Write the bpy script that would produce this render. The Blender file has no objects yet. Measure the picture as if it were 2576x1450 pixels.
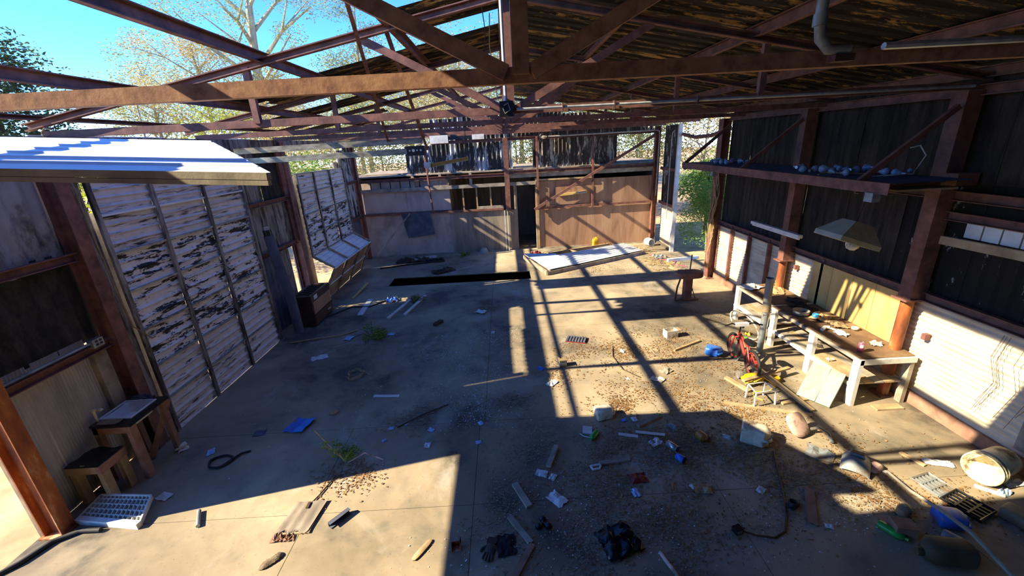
import bpy, bmesh, math, random
from mathutils import Vector, Matrix, Euler
random.seed(7)
sc = bpy.context.scene
COL = sc.collection
# ------------------------------------------------------------------ camera
cam_d = bpy.data.cameras.new('camera'); cam = bpy.data.objects.new('camera', cam_d); COL.objects.link(cam)
R0 = (0.99842334, -0.05586865, 0.00543415); R1 = (-0.02349629, -0.32804434, 0.94437007); R2 = (-0.05097804, -0.9430088, -0.32883983)
cam.matrix_world = Matrix(((R0[0], -R0[1], -R0[2], 0), (R1[0], -R1[1], -R1[2], 0), (R2[0], -R2[1], -R2[2], 3.24), (0, 0, 0, 1)))
cam_d.sensor_width = 36; cam_d.lens = 1045 / 2576 * 36; cam_d.clip_start = 0.03; cam_d.clip_end = 400
sc.camera = cam
# ------------------------------------------------------------------ sky, sun, exposure
world = bpy.data.worlds.new('sky'); sc.world = world; world.use_nodes = True
nt = world.node_tree; nt.nodes.clear()
wo = nt.nodes.new('ShaderNodeOutputWorld'); bg = nt.nodes.new('ShaderNodeBackground')
sky = nt.nodes.new('ShaderNodeTexSky'); sky.sky_type = 'NISHITA'; sky.sun_disc = False
SUN = Vector((1.0, 0.22, -0.72)).normalized()
sky.sun_elevation = math.asin(-SUN.z); sky.sun_rotation = math.atan2(-SUN.x, -SUN.y)
sky.air_density = 0.75; sky.dust_density = 0.0; sky.ozone_density = 3.0; sky.altitude = 2500
hs = nt.nodes.new('ShaderNodeHueSaturation'); hs.inputs['Saturation'].default_value = 1.25; hs.inputs['Hue'].default_value = 0.508
nt.links.new(sky.outputs[0], hs.inputs['Color']); tint = nt.nodes.new('ShaderNodeMix'); tint.data_type = 'RGBA'; tint.blend_type = 'MULTIPLY'; tint.inputs[0].default_value = 1.0; tint.inputs[7].default_value = (0.84, 0.93, 1.05, 1)
nt.links.new(hs.outputs[0], tint.inputs[6]); nt.links.new(tint.outputs[2], bg.inputs[0]); nt.links.new(bg.outputs[0], wo.inputs[0])
bg.inputs[1].default_value = 0.285
sun_d = bpy.data.lights.new('sun_offscreen', 'SUN'); sun_d.energy = 6.6; sun_d.angle = 0.009; sun_d.color = (1.0, 0.86, 0.60)
sun = bpy.data.objects.new('sun_offscreen', sun_d); COL.objects.link(sun); sun.location = (-20, -5, 15)
sun.rotation_euler = SUN.to_track_quat('-Z', 'Y').to_euler()
vs = sc.view_settings; vs.view_transform = 'Standard'; vs.look = 'None'; vs.exposure = 1.25; vs.gamma = 1.0; vs.use_curve_mapping = False

# ------------------------------------------------------------------ helpers
def lin(h):
    h = h.lstrip('#'); o = []
    for i in (0, 2, 4):
        v = int(h[i:i+2], 16) / 255
        o.append(v / 12.92 if v <= 0.04045 else ((v + 0.055) / 1.055) ** 2.4)
    return (o[0], o[1], o[2], 1)
class N:
    """tiny node-tree writer"""
    def __init__(s, name, rough=0.8, metal=0.0):
        s.m = bpy.data.materials.new(name); s.m.use_nodes = True; s.t = s.m.node_tree
        s.b = s.t.nodes['Principled BSDF']; s.b.inputs['Roughness'].default_value = rough; s.b.inputs['Metallic'].default_value = metal
        s.tc = s.t.nodes.new('ShaderNodeTexCoord')
    def node(s, k, **kw):
        n = s.t.nodes.new(k)
        for a, v in kw.items(): setattr(n, a, v)
        return n
    def link(s, a, b): s.t.links.new(a, b)
    def coords(s, scale=(1, 1, 1), kind='Object', rot=(0, 0, 0)):
        mp = s.node('ShaderNodeMapping'); mp.inputs['Scale'].default_value = scale; mp.inputs['Rotation'].default_value = rot
        s.link(s.tc.outputs[kind], mp.inputs[0]); return mp.outputs[0]
    def noise(s, scale=5, detail=4, rough=0.55, vec=None, dist=0.0):
        n = s.node('ShaderNodeTexNoise'); n.inputs['Scale'].default_value = scale; n.inputs['Detail'].default_value = detail
        n.inputs['Roughness'].default_value = rough; n.inputs['Distortion'].default_value = dist
        s.link(vec if vec else s.coords(), n.inputs['Vector']); return n.outputs[0]
    def ramp(s, fac, stops, interp='LINEAR'):
        r = s.node('ShaderNodeValToRGB'); e = r.color_ramp; e.interpolation = interp
        while len(e.elements) < len(stops): e.elements.new(0.5)
        for el, (p, c) in zip(e.elements, stops): el.position = p; el.color = c if not isinstance(c, str) else lin(c)
        s.link(fac, r.inputs[0]); return r.outputs[0]
    def mask(s, fac, lo, hi): return s.ramp(fac, [(lo, (0, 0, 0, 1)), (hi, (1, 1, 1, 1))])
    def mix(s, f, a, b, mode='MIX'):
        m = s.node('ShaderNodeMix', data_type='RGBA', blend_type=mode)
        if isinstance(f, float): m.inputs[0].default_value = f
        else: s.link(f, m.inputs[0])
        for i, v in ((6, a), (7, b)):
            if isinstance(v, (str, tuple)): m.inputs[i].default_value = lin(v) if isinstance(v, str) else v
            else: s.link(v, m.inputs[i])
        return m.outputs[2]
    def math(s, op, a, b=0.0):
        m = s.node('ShaderNodeMath', operation=op)
        for i, v in ((0, a), (1, b)):
            if isinstance(v, (int, float)): m.inputs[i].default_value = v
            else: s.link(v, m.inputs[i])
        return m.outputs[0]
    def color(s, c):
        if isinstance(c, (str, tuple)): s.b.inputs['Base Color'].default_value = lin(c) if isinstance(c, str) else c
        else: s.link(c, s.b.inputs['Base Color'])
    def bump(s, h, strength=0.3, dist=0.01):
        b = s.node('ShaderNodeBump'); b.inputs['Strength'].default_value = strength; b.inputs['Distance'].default_value = dist
        s.link(h, b.inputs['Height']); s.link(b.outputs[0], s.b.inputs['Normal'])
M = {}
def mottled(name, stops, scale=6, rough=0.8, metal=0.0, stretch=(1, 1, 1), bump=0.25, detail=5, kind='Object', dist=0.0):
    n = N(name, rough, metal); v = n.coords(stretch, kind); f = n.noise(scale, detail, 0.6, v, dist)
    n.color(n.ramp(f, stops))
    if bump: n.bump(n.noise(scale * 3, 4, 0.6, v), bump, 0.006)
    M[name] = n.m; return n.m
def plain(name, c, rough=0.6, metal=0.0, vary=0.12, scale=9, dirt=None):
    n = N(name, rough, metal); f = n.noise(scale, 4)
    base = lin(c); dk = tuple(base[i] * (1 - vary * 2.2) for i in range(3)) + (1,); lt = tuple(min(1, base[i] * (1 + vary)) for i in range(3)) + (1,)
    col = n.ramp(f, [(0.3, dk), (0.7, lt)])
    if dirt:
        d = n.mask(n.noise(scale * 0.7, 5, 0.65), 0.48, 0.64); col = n.mix(d, col, dirt)
    n.color(col); n.bump(n.noise(scale * 4, 3), 0.08, 0.004)
    M[name] = n.m; return n.m

# rusty structural steel
mottled('steel_rust', [(0.25, '#4a302b'), (0.5, '#775046'), (0.72, '#8f6252')], 7, 0.75, 0.1, bump=0.3)
mottled('steel_brown', [(0.25, '#33221f'), (0.5, '#503530'), (0.75, '#67463d')], 7, 0.75, 0.1, bump=0.3)
mottled('steel_near', [(0.3, '#744c38'), (0.5, '#9c7055'), (0.7, '#b08663'), (0.85, '#613f2d')], 14, 0.8, 0.0, bump=0.2)
mottled('steel_dark', [(0.3, '#1c1614'), (0.7, '#3a2822')], 6, 0.8, 0.1)
mottled('galvanised', [(0.3, '#6d7478'), (0.55, '#9aa1a3'), (0.8, '#b9bcb8')], 9, 0.45, 0.6, bump=0.1)
mottled('track_steel', [(0.3, '#4a4a46'), (0.5, '#8b8677'), (0.7, '#a9a79b')], 5, 0.5, 0.4, (1, 3, 3), bump=0.15)
mottled('conduit', [(0.3, '#8c9092'), (0.7, '#c2c4c2')], 12, 0.4, 0.3, bump=0.05)
mottled('wood_grey', [(0.25, '#645c51'), (0.5, '#938979'), (0.75, '#b0a695')], 5, 0.9, 0, (1, 1, 1), bump=0.3)
mottled('wood_tan', [(0.25, '#7a674c'), (0.5, '#a48c68'), (0.75, '#bda683')], 5, 0.85, 0, bump=0.25)
mottled('wood_dark', [(0.25, '#231912'), (0.5, '#42301f'), (0.75, '#5a4630')], 6, 0.9, 0, bump=0.35)
mottled('wood_red', [(0.25, '#6b4c3c'), (0.5, '#906c58'), (0.75, '#a8846e')], 6, 0.85, 0, bump=0.3)
mottled('white_paint', [(0.25, '#9a968c'), (0.45, '#c9c7c0'), (0.75, '#e2e0da')], 5, 0.6, bump=0.15)

# peeling sheet metals: pale paint over dark mildewed coating
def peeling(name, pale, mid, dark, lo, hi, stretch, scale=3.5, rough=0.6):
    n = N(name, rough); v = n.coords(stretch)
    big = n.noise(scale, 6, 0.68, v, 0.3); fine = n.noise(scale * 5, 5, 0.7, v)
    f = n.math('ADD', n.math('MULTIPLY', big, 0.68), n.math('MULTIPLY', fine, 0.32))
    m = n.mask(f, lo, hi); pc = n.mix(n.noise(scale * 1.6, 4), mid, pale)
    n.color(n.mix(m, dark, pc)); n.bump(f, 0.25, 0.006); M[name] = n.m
peeling('door_peel', '#eeeceb', '#c2bcb9', '#121011', 0.46, 0.485, (1, 0.5, 2.4), 5.0)
peeling('door_peel_light', '#e8e5e2', '#b9b1ac', '#28221f', 0.39, 0.46, (1, 0.35, 3.0), 5.0)
peeling('door_peel_top', '#e8e5e2', '#b9b1ac', '#241e1d', 0.39, 0.48, (1, 0.3, 3.5), 4.0)
peeling('sheet_blue', '#a6a6aa', '#747478', '#2b2a2b', 0.36, 0.52, (1, 1.4, 0.7), 2.5)
peeling('sheet_black', '#4a4842', '#34322d', '#161614', 0.46, 0.66, (1, 1.2, 0.6), 3.0, 0.9)
peeling('sheet_far', '#c6c7ca', '#929294', '#171514', 0.50, 0.55, (1.6, 1, 0.35), 2.6)
peeling('sheet_far_rust', '#cfc8bb', '#8d7f6e', '#33261d', 0.52, 0.57, (1.8, 1, 0.35), 2.8)
peeling('sheet_pole', '#a39f9a', '#7b736b', '#2c2622', 0.42, 0.56, (1, 2.4, 0.4), 3.0)
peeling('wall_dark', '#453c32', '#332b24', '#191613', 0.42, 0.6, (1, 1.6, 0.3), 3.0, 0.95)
peeling('wall_patchy', '#aeb2b6', '#77736c', '#16130f', 0.565, 0.585, (1, 1.3, 0.7), 2.2, 0.9)
peeling('roof_under', '#c09a58', '#7d5f36', '#20180f', 0.525, 0.58, (0.45, 2.2, 1), 3.4, 0.95)
mottled('sheet_beige', [(0.25, '#9c917c'), (0.5, '#c8bda4'), (0.75, '#dcd3bd')], 4, 0.65, 0, (1, 0.6, 2), bump=0.1)
mottled('sheet_white', [(0.25, '#b4b8b8'), (0.5, '#d9dcda'), (0.75, '#eceeec')], 3, 0.45, 0, (1, 1, 1), bump=0.08)
mottled('sheet_fibre', [(0.3, '#89857d'), (0.6, '#aaa59b'), (0.8, '#bdb7ab')], 4, 0.8, 0, (1, 1, 0.4), bump=0.12)
mottled('roof_top', [(0.3, '#8d8a80'), (0.6, '#b5b2a6')], 4, 0.5, 0.2, bump=0.1)
mottled('plywood_pink', [(0.25, '#8d7b72'), (0.5, '#b7a397'), (0.75, '#c9b7aa')], 2.2, 0.85, 0, (1, 1, 0.6), bump=0.1)
mottled('plywood_tan', [(0.22, '#644734'), (0.45, '#98745a'), (0.75, '#b39276')], 2.0, 0.85, 0, (2.2, 1, 0.35), bump=0.15, dist=0.6)
mottled('plywood_grey', [(0.22, '#5c5246'), (0.5, '#8c7f6f'), (0.75, '#a89b89')], 2.4, 0.85, 0, (2.4, 1, 0.35), bump=0.15, dist=0.4)
mottled('panel_yellow', [(0.2, '#a5864e'), (0.5, '#cba965'), (0.8, '#d8b976')], 2.5, 0.7, 0, (1, 2, 0.8), bump=0.1)
mottled('slate_blue', [(0.3, '#3d4250'), (0.6, '#565c6c'), (0.8, '#666b78')], 5, 0.8, 0, bump=0.1)
plain('black_plastic', '#15161a', 0.35); plain('black_rubber', '#1b1a19', 0.7)

# concrete slab with dirt, moss and bleached patches of its own
n = N('concrete', 0.9); v = n.coords()
big = n.noise(0.45, 5, 0.6, v, 0.4); mid = n.noise(2.2, 6, 0.65, v, 0.3); fine = n.noise(30, 4, 0.7, v)
base = n.ramp(mid, [(0.25, '#83755f'), (0.5, '#ad9b7d'), (0.75, '#c6b798')])
dirt = n.mask(n.math('ADD', n.math('MULTIPLY', big, 0.62), n.math('MULTIPLY', mid, 0.38)), 0.42, 0.60)
base = n.mix(n.math('MULTIPLY', dirt, 0.9), base, '#38342f')
base = n.mix(n.math('MULTIPLY', n.mask(n.noise(0.9, 6, 0.7, v, 0.8), 0.56, 0.68), 0.55), base, '#b0aa9c')
speck = n.mask(fine, 0.60, 0.70); base = n.mix(n.math('MULTIPLY', speck, 0.35), base, '#3a342c')
n.color(base); n.bump(n.math('ADD', n.math('MULTIPLY', mid, 0.6), n.math('MULTIPLY', fine, 0.4)), 0.25, 0.008); M['concrete'] = n.m
mottled('soil', [(0.25, '#8a6f4d'), (0.5, '#b39770'), (0.75, '#c9b18a')], 1.6, 0.95, 0, bump=0.5)
mottled('concrete_dark', [(0.3, '#3b352d'), (0.7, '#6e6353')], 3, 0.95, 0, bump=0.3)

class MB:
    def __init__(s): s.v = []; s.f = []; s.smooth = []
    def add(s, vs, fs, smooth=False):
        o = len(s.v); s.v += [tuple(p) for p in vs]; s.f += [tuple(i + o for i in f) for f in fs]; s.smooth += [smooth] * len(fs); return s
    def box(s, a, b):
        x0, y0, z0 = a; x1, y1, z1 = b
        return s.add([(x0, y0, z0), (x1, y0, z0), (x1, y1, z0), (x0, y1, z0), (x0, y0, z1), (x1, y0, z1), (x1, y1, z1), (x0, y1, z1)],
                     [(0, 3, 2, 1), (4, 5, 6, 7), (0, 1, 5, 4), (1, 2, 6, 5), (2, 3, 7, 6), (3, 0, 4, 7)])
    def beam(s, p, q, w, h, up=(0, 0, 1)):
        p, q = Vector(p), Vector(q); d = (q - p).normalized(); u = Vector(up)
        if abs(d.dot(u)) > 0.98: u = Vector((0, 1, 0))
        r = d.cross(u).normalized(); u = r.cross(d)
        vs = []
        for c in (p, q):
            for a, b in ((-1, -1), (1, -1), (1, 1), (-1, 1)): vs.append(c + r * a * w / 2 + u * b * h / 2)
        return s.add(vs, [(3, 2, 1, 0), (4, 5, 6, 7), (0, 1, 5, 4), (1, 2, 6, 5), (2, 3, 7, 6), (3, 0, 4, 7)])
    def channel(s, p, q, w, h, t=0.008, up=(0, 0, 1), side=1):
        """C section: web plus two flanges"""
        p, q = Vector(p), Vector(q); d = (q - p).normalized(); u = Vector(up)
        if abs(d.dot(u)) > 0.98: u = Vector((0, 1, 0))
        r = d.cross(u).normalized() * side; u = r.cross(d) * side
        s.beam(p, q, t, h, u)
        for k in (-1, 1):
            o = u * k * (h / 2 - t / 2) + r * w / 2; s.beam(p + o, q + o, w, t, u)
        return s
    def tube(s, pts, r, n=8, cap=True):
        pts = [Vector(p) for p in pts]; rs = r if isinstance(r, (list, tuple)) else [r] * len(pts); rings = []; u = None
        for i, p in enumerate(pts):
            d = (pts[min(i + 1, len(pts) - 1)] - pts[max(i - 1, 0)]).normalized()
            if u is None:
                u = Vector((0, 0, 1)) if abs(d.z) < 0.9 else Vector((1, 0, 0))
            u = (u - d * u.dot(d)).normalized(); w = d.cross(u)
            rings.append([p + (u * math.cos(2 * math.pi * k / n) + w * math.sin(2 * math.pi * k / n)) * rs[i] for k in range(n)])
        vs = [p for g in rings for p in g]; fs = []
        for i in range(len(pts) - 1):
            for k in range(n): fs.append((i * n + k, i * n + (k + 1) % n, (i + 1) * n + (k + 1) % n, (i + 1) * n + k))
        s.add(vs, fs, True)
        if cap:
            o = len(s.v) - len(vs); s.f += [tuple(o + k for k in reversed(range(n))), tuple(o + (len(pts) - 1) * n + k for k in range(n))]; s.smooth += [False, False]
        return s
    def lathe(s, prof, n=20, c=(0, 0, 0)):
        vs = []; fs = []
        for r, z in prof:
            for k in range(n): vs.append((c[0] + r * math.cos(2 * math.pi * k / n), c[1] + r * math.sin(2 * math.pi * k / n), c[2] + z))
        for i in range(len(prof) - 1):
            for k in range(n): fs.append((i * n + k, i * n + (k + 1) % n, (i + 1) * n + (k + 1) % n, (i + 1) * n + k))
        return s.add(vs, fs, True)
    def loft(s, secs, n=20, pw=4.0, cap=True):
        """superellipse sections (z, hx, hy, ox, oy)"""
        vs = []; fs = []
        for z, hx, hy, ox, oy in secs:
            for k in range(n):
                a = 2 * math.pi * k / n; c, d = math.cos(a), math.sin(a)
                vs.append((ox + hx * math.copysign(abs(c) ** (2 / pw), c), oy + hy * math.copysign(abs(d) ** (2 / pw), d), z))
        for i in range(len(secs) - 1):
            for k in range(n): fs.append((i * n + k, i * n + (k + 1) % n, (i + 1) * n + (k + 1) % n, (i + 1) * n + k))
        s.add(vs, fs, True)
        if cap:
            o = len(s.v) - len(vs); s.f += [tuple(o + k for k in reversed(range(n))), tuple(o + (len(secs) - 1) * n + k for k in range(n))]; s.smooth += [False, False]
        return s
    def grid(s, fn, nu, nv, smooth=True):
        vs = [fn(i / nu, j / nv) for j in range(nv + 1) for i in range(nu + 1)]
        fs = [(j * (nu + 1) + i, j * (nu + 1) + i + 1, (j + 1) * (nu + 1) + i + 1, (j + 1) * (nu + 1) + i) for j in range(nv) for i in range(nu)]
        return s.add(vs, fs, smooth)
    def corr(s, o, u, v, nrm, pitch, amp, nv=4, wob=0.004, shape='sine', seed=0):
        """corrugated sheet: o + a*u + b*v, ridges run along v"""
        o, u, v, nrm = Vector(o), Vector(u), Vector(v), Vector(nrm); L = u.length; k = max(2, round(L / pitch)); per = 6 if shape == 'sine' else 4
        nu = k * per; rd = random.Random(seed); ph = rd.random() * 6
        def fn(a, b):
            t = a * k
            if shape == 'sine': h = math.sin(t * 2 * math.pi) * 0.5 + 0.5
            else:
                f = t % 1.0; h = 1.0 if (f < 0.24 or f > 0.99) else 0.0
            w = math.sin(a * 5 + ph) * math.cos(b * 4 + ph * 2) * wob
            return o + u * a + v * b + nrm * (h * amp + w)
        return s.grid(fn, nu, nv, shape == 'sine')
def frame_of(o):
    return Matrix.Translation(o.location) @ o.rotation_euler.to_matrix().to_4x4() @ Matrix.Diagonal((*o.scale, 1)) if o else Matrix.Identity(4)
def mk(name, mb, mat, parent=None, local=False):
    """link one mesh object; geometry given in world space unless local"""
    me = bpy.data.meshes.new(name); vs = mb.v
    if parent and not local:
        p = parent; F = Matrix.Identity(4)
        while p: F = frame_of(p) @ F; p = p.parent
        I = F.inverted(); vs = [tuple(I @ Vector(q)) for q in vs]
    me.from_pydata(vs, [], mb.f); me.polygons.foreach_set('use_smooth', mb.smooth)
    me.materials.append(M[mat] if isinstance(mat, str) else mat); me.update()
    if any(mb.smooth) and not all(mb.smooth): me.set_sharp_from_angle(angle=0.75)
    o = bpy.data.objects.new(name, me); COL.objects.link(o)
    if parent: o.parent = parent
    return o
def tag(o, label, cat, group=None, kind=None):
    o['label'] = label; o['category'] = cat
    if group: o['group'] = group
    if kind: o['kind'] = kind
    return o
def thing(name, label, cat, loc=(0, 0, 0), rz=0.0, group=None, rot=None, kind=None):
    o = bpy.data.objects.new(name, None); o.empty_display_size = 0.1; COL.objects.link(o)
    o.location = loc; o.rotation_euler = rot if rot else (0, 0, rz)
    return tag(o, label, cat, group, kind)
def single(name, mb, mat, label, cat, loc=None, rz=0.0, rot=None, group=None, kind=None):
    """a thing that is one mesh; world geometry (origin moved to its base) or local geometry with loc"""
    if loc is None:
        xs = [p[0] for p in mb.v]; ys = [p[1] for p in mb.v]; zs = [p[2] for p in mb.v]
        c = ((min(xs) + max(xs)) / 2, (min(ys) + max(ys)) / 2, min(zs)); mb.v = [(p[0] - c[0], p[1] - c[1], p[2] - c[2]) for p in mb.v]; loc = c
    o = mk(name, mb, mat); o.location = loc; o.rotation_euler = rot if rot else (0, 0, rz)
    return tag(o, label, cat, group, kind)
def struct(name, mb, mat, label, cat):
    return tag(mk(name, mb, mat), label, cat, None, 'structure')

# ================================================================== SETTING
XL, XR, YF = -4.33, 4.83, 13.05
TR = [2.2, 4.4, 6.5, 8.65, 10.8, 13.0]
RX, RZ = 0.1, 4.50
def ztop(x): return RZ - 0.19 * abs(x - RX)

# ground outside: left, right and beyond, leaving the slab free
mb = MB()
def gz(x, y):
    d = max(-4.6 - x, x - 5.1, y - 15.6, 0); return -0.06 + 0.02 * math.sin(x * 0.7) * math.cos(y * 0.6) * min(1, d) + max(0, min(d - 3, 30)) * 0.02
def gpatch(x0, x1, y0, y1, nx, ny): mb.grid(lambda a, b: (x0 + (x1 - x0) * a, y0 + (y1 - y0) * b, gz(x0 + (x1 - x0) * a, y0 + (y1 - y0) * b)), nx, ny)
gpatch(-60, -4.5, -12, 15.6, 28, 14); gpatch(5.0, 60, -12, 15.6, 28, 14); gpatch(-60, 60, 15.6, 90, 40, 24); gpatch(-60, -4.5, -30, -12, 10, 6); gpatch(5.0, 60, -30, -12, 10, 6); gpatch(-4.5, 5.0, -30, -4.5, 6, 8)
struct('ground', mb, 'soil', 'sandy ground with dry grass around the ruined workshop', 'ground')

# floor: dark sub-base with the pit cut out, concrete slabs cast on top
PX0, PX1, PY0, PY1 = -3.05, 0.55, 9.95, 10.60
mb = MB()
for a, b in (((-4.5, -4.5), (5.0, PY0)), ((-4.5, PY1), (5.0, 15.6)), ((-4.5, PY0), (PX0, PY1)), ((PX1, PY0), (5.0, PY1))):
    mb.box((a[0], a[1], -0.3), (b[0], b[1], -0.015))
floor = struct('floor', mb, 'concrete_dark', 'stained concrete workshop floor with joints and a narrow service pit', 'floor')
xs = [-4.5, -2.03, -0.46, 1.9, 3.6, 5.0]; ys = [-4.5, 0.6, 3.08, 4.34, 7.0, PY0, PY1, 13.1, 15.6]
for j in range(len(ys) - 1):
    cols = xs if j < 3 else ([-4.5, -0.4, 5.0] if j not in (5,) else [-4.5, PX0, PX1, 5.0])
    for i in range(len(cols) - 1):
        if j == 5 and i == 1: continue
        g = 0.0025; mk('concrete_slab', MB().box((cols[i] + g, ys[j] + g, -0.12), (cols[i+1] - g, ys[j+1] - g, random.uniform(-0.002, 0.0))), 'concrete', floor)
mb = MB()
for a, b in (((PX0 - 0.08, PY0 - 0.08), (PX1 + 0.08, PY0)), ((PX0 - 0.08, PY1), (PX1 + 0.08, PY1 + 0.08)), ((PX0 - 0.08, PY0), (PX0, PY1)), ((PX1, PY0), (PX1 + 0.08, PY1))):
    mb.box((a[0], a[1], -0.7), (b[0], b[1], -0.02))
mb.box((PX0 - 0.08, PY0 - 0.08, -0.75), (PX1 + 0.08, PY1 + 0.08, -0.7)); mk('pit_lining', mb, 'sheet_fibre', floor)
mk('pit_edge_angle', MB().beam((PX0, PY1 + 0.02, 0.004), (PX1, PY1 + 0.02, 0.004), 0.06, 0.012).beam((PX0 - 0.02, PY0, 0.004), (PX0 - 0.02, PY1, 0.004), 0.06, 0.012), 'track_steel', floor)

# ---------------------------------------------------------------- ceiling: ridge, purlins, sheets
mb = MB(); mb.beam((RX, -4.5, RZ + 0.09), (RX, 13.2, RZ + 0.09), 0.12, 0.05)
ceil = struct('ceiling', mb, 'steel_rust', 'low pitched sheet metal roof, half stripped to rusty purlins', 'roof')
for x, m in ((-4.42, 'steel_rust'), (-3.45, 'steel_rust'), (-2.22, 'steel_rust'), (-1.0, 'steel_rust'), (1.25, 'steel_rust'), (2.45, 'steel_rust'), (3.65, 'steel_rust'), (4.8, 'steel_rust')):
    z = ztop(x) + 0.055; mk('purlin', MB().channel((x, -4.5, z), (x, 13.1, z), 0.045, 0.10 if x > -4.2 else 0.045, 0.008, (0, 0, 1), 1 if x < 0 else -1), m, ceil)
def roof_sheet(x0, x1, y0, y1, seed, ragged=0.0, lift=0.0):
    """ribs run down the slope; dark flaking underside"""
    rd = random.Random(seed); mb = MB()
    z0, z1 = ztop(x0) + 0.115, ztop(x1) + 0.115; k = max(2, round((y1 - y0) / 0.2)); nu = k * 6; nv = 10
    rag = [rd.uniform(0, ragged) for _ in range(nu + 1)]
    def fn(a, b):
        f = (a * k) % 1.0; h = 0.022 if f < 0.3 else 0.0
        bb = b * (1 - rag[min(nu, int(a * nu))]); return (x0 + (x1 - x0) * bb, y0 + (y1 - y0) * a, z0 + (z1 - z0) * bb + h + lift * (a - 0.5) ** 2)
    mb.grid(fn, nu, nv, False); up = [(p[0], p[1], p[2] + 0.006) for p in mb.v]; nf = len(mb.f)
    mk('roof_sheet', mb, 'roof_under', ceil)
    cap = MB(); cap.add(up, mb.f[:nf], False); o = mk('roof_sheet_top', cap, 'roof_top', ceil)
rs = 0
y = -4.5
while y < 13.1:                                             # right slope, whole
    w = 0.83; roof_sheet(RX - 0.03, 4.98, y, min(13.15, y + w), rs); rs += 1; y += w
for x0, x1, y0, y1, rg in ((0.06, -4.6, -4.5, -3.6, 0), (0.06, -4.6, -3.6, -2.7, 0), (0.06, -4.6, -2.7, -1.8, 0), (0.06, -4.6, -1.8, -0.9, 0), (0.06, -4.6, -0.9, -0.05, 0), (0.06, -4.6, -0.05, 0.72, 0), (0.06, -4.6, 0.72, 1.5, 0.0), (-2.75, -4.6, 1.5, 1.98, 0.0), (0.06, -1.35, 1.5, 2.12, 0.0), (0.06, -1.05, 4.42, 5.2, 0.04), (0.06, -3.5, 5.85, 6.5, 0.0), (0.06, -3.45, 6.5, 7.0, 0.06), (-1.66, -4.6, 7.95, 8.6, 0.02), (-2.6, -4.6, 10.2, 10.7, 0.1)):  # two narrow near pieces unseen, added to shade the near truss and floor
    roof_sheet(x0, x1, y0, y1, rs, rg); rs += 1
mk('eave_filler', MB().box((-4.62, -4.5, 3.50), (-4.40, 1.98, 3.64)), 'roof_top', ceil)  # unseen strip, lengthened to keep sun from leaking in at the eave

# ---------------------------------------------------------------- trusses
def truss(y, label, s=1.0, mat='steel_rust', wl=1.0):
    t = thing('roof_truss', label, 'truss', (RX, y, 3.52)); w, h = 0.05 * s, 0.068 * s
    zb = 3.545
    mk('bottom_chord', MB().channel((-4.42, y, zb), (4.86, y, zb), w, h, 0.01, (0, 0, 1), -1), mat, t)
    for sg, xe in ((-1, -4.55), (1, 4.92)):
        mk('top_chord', MB().channel((RX, y, RZ), (xe, y, ztop(xe)), w, h, 0.01, (0, 0, 1), sg), mat, t)
    mk('king_post', MB().beam((RX + 0.01, y, zb), (RX + 0.01, y, RZ), 0.05 * s, 0.075 * s, (1, 0, 0)), mat, t)
    for sg in (-1, 1):
        xa = RX + sg * 1.36; mk('web_diagonal', MB().beam((RX + sg * 0.06, y, zb + 0.01), (xa, y, ztop(xa) - 0.02), 0.06 * s * 1.15, 0.045, (0, 1, 0)), mat, t)
        if s > 1.01: continue
        xb = RX + sg * 2.45; mk('web_post', MB().beam((xb, y, zb), (xb, y, ztop(xb)), 0.05, 0.06 * s, (1, 0, 0)), mat, t)
    return t
truss(TR[0], 'thick scaly rusted roof truss crossing above the raised white door sections', 1.05, 'steel_near')
truss(TR[1], 'rusty brown roof truss with a black junction box at the foot of its king post')
truss(TR[2], 'rusty roof truss that the door track hangers run past, third before the end wall', 1.0, 'steel_rust')
truss(TR[3], 'rusty roof truss second in front of the one over the end wall')
truss(TR[4], 'rusty roof truss next to the one standing over the end wall')
truss(TR[5], 'rusty roof truss standing directly over the plywood end wall')

# ---------------------------------------------------------------- steel columns
def column(x, y, z0, z1, w, d, mat, label, foot=True):
    t = thing('steel_column', label, 'column', (x, y, 0))
    mb = MB(); mb.box((x - w / 2, y - 0.008, z0), (x + w / 2, y + 0.008, z1))
    for k in (-1, 1): mb.box((x + k * w / 2 - 0.006, y - d / 2, z0), (x + k * w / 2 + 0.006, y + d / 2, z1))
    mk('shaft', mb, mat, t)
    if foot: mk('base_plate', MB().box((x - w / 2 - 0.03, y - d / 2 - 0.03, 0.0), (x + w / 2 + 0.03, y + d / 2 + 0.03, 0.015)), mat, t)
    return t
mottled('column_paint', [(0.3, '#5a2f1a'), (0.46, '#8c4a22'), (0.55, '#a8622c'), (0.66, '#d3b28a'), (0.8, '#7a3d1e')], 5, 0.7, 0, (1, 1, 0.3), bump=0.3)
c = column(-4.36, 3.05, 0.0, 3.5, 0.16, 0.13, 'column_paint', 'orange brown painted steel column beside the open bay and white grid panel')
mk('timber_facing', MB().box((-4.50, 3.00, 0.0), (-4.44, 3.12, 3.4)), 'wood_tan', c)
column(-4.40, 4.27, 0.0, 3.5, 0.16, 0.14, 'steel_rust', 'rusty steel column behind the sink bench beside the wide sectional door')
column(-4.40, 8.72, 0.0, 3.5, 0.16, 0.16, 'steel_rust', 'rusty steel column between the leaning stove pipe and the narrower sectional door')
column(-4.44, 12.95, 0.0, 3.5, 0.16, 0.14, 'steel_rust', 'rusty steel column in the corner beside the pink plywood')
column(4.62, 12.98, 0.0, 3.5, 0.14, 0.14, 'steel_rust', 'rusty steel column at the end of the brown plywood panels')
column(4.72, 9.28, 0.0, 3.5, 0.16, 0.2, 'steel_rust', 'vine-grown rusty steel column at the edge of the open side doorway')
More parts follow.
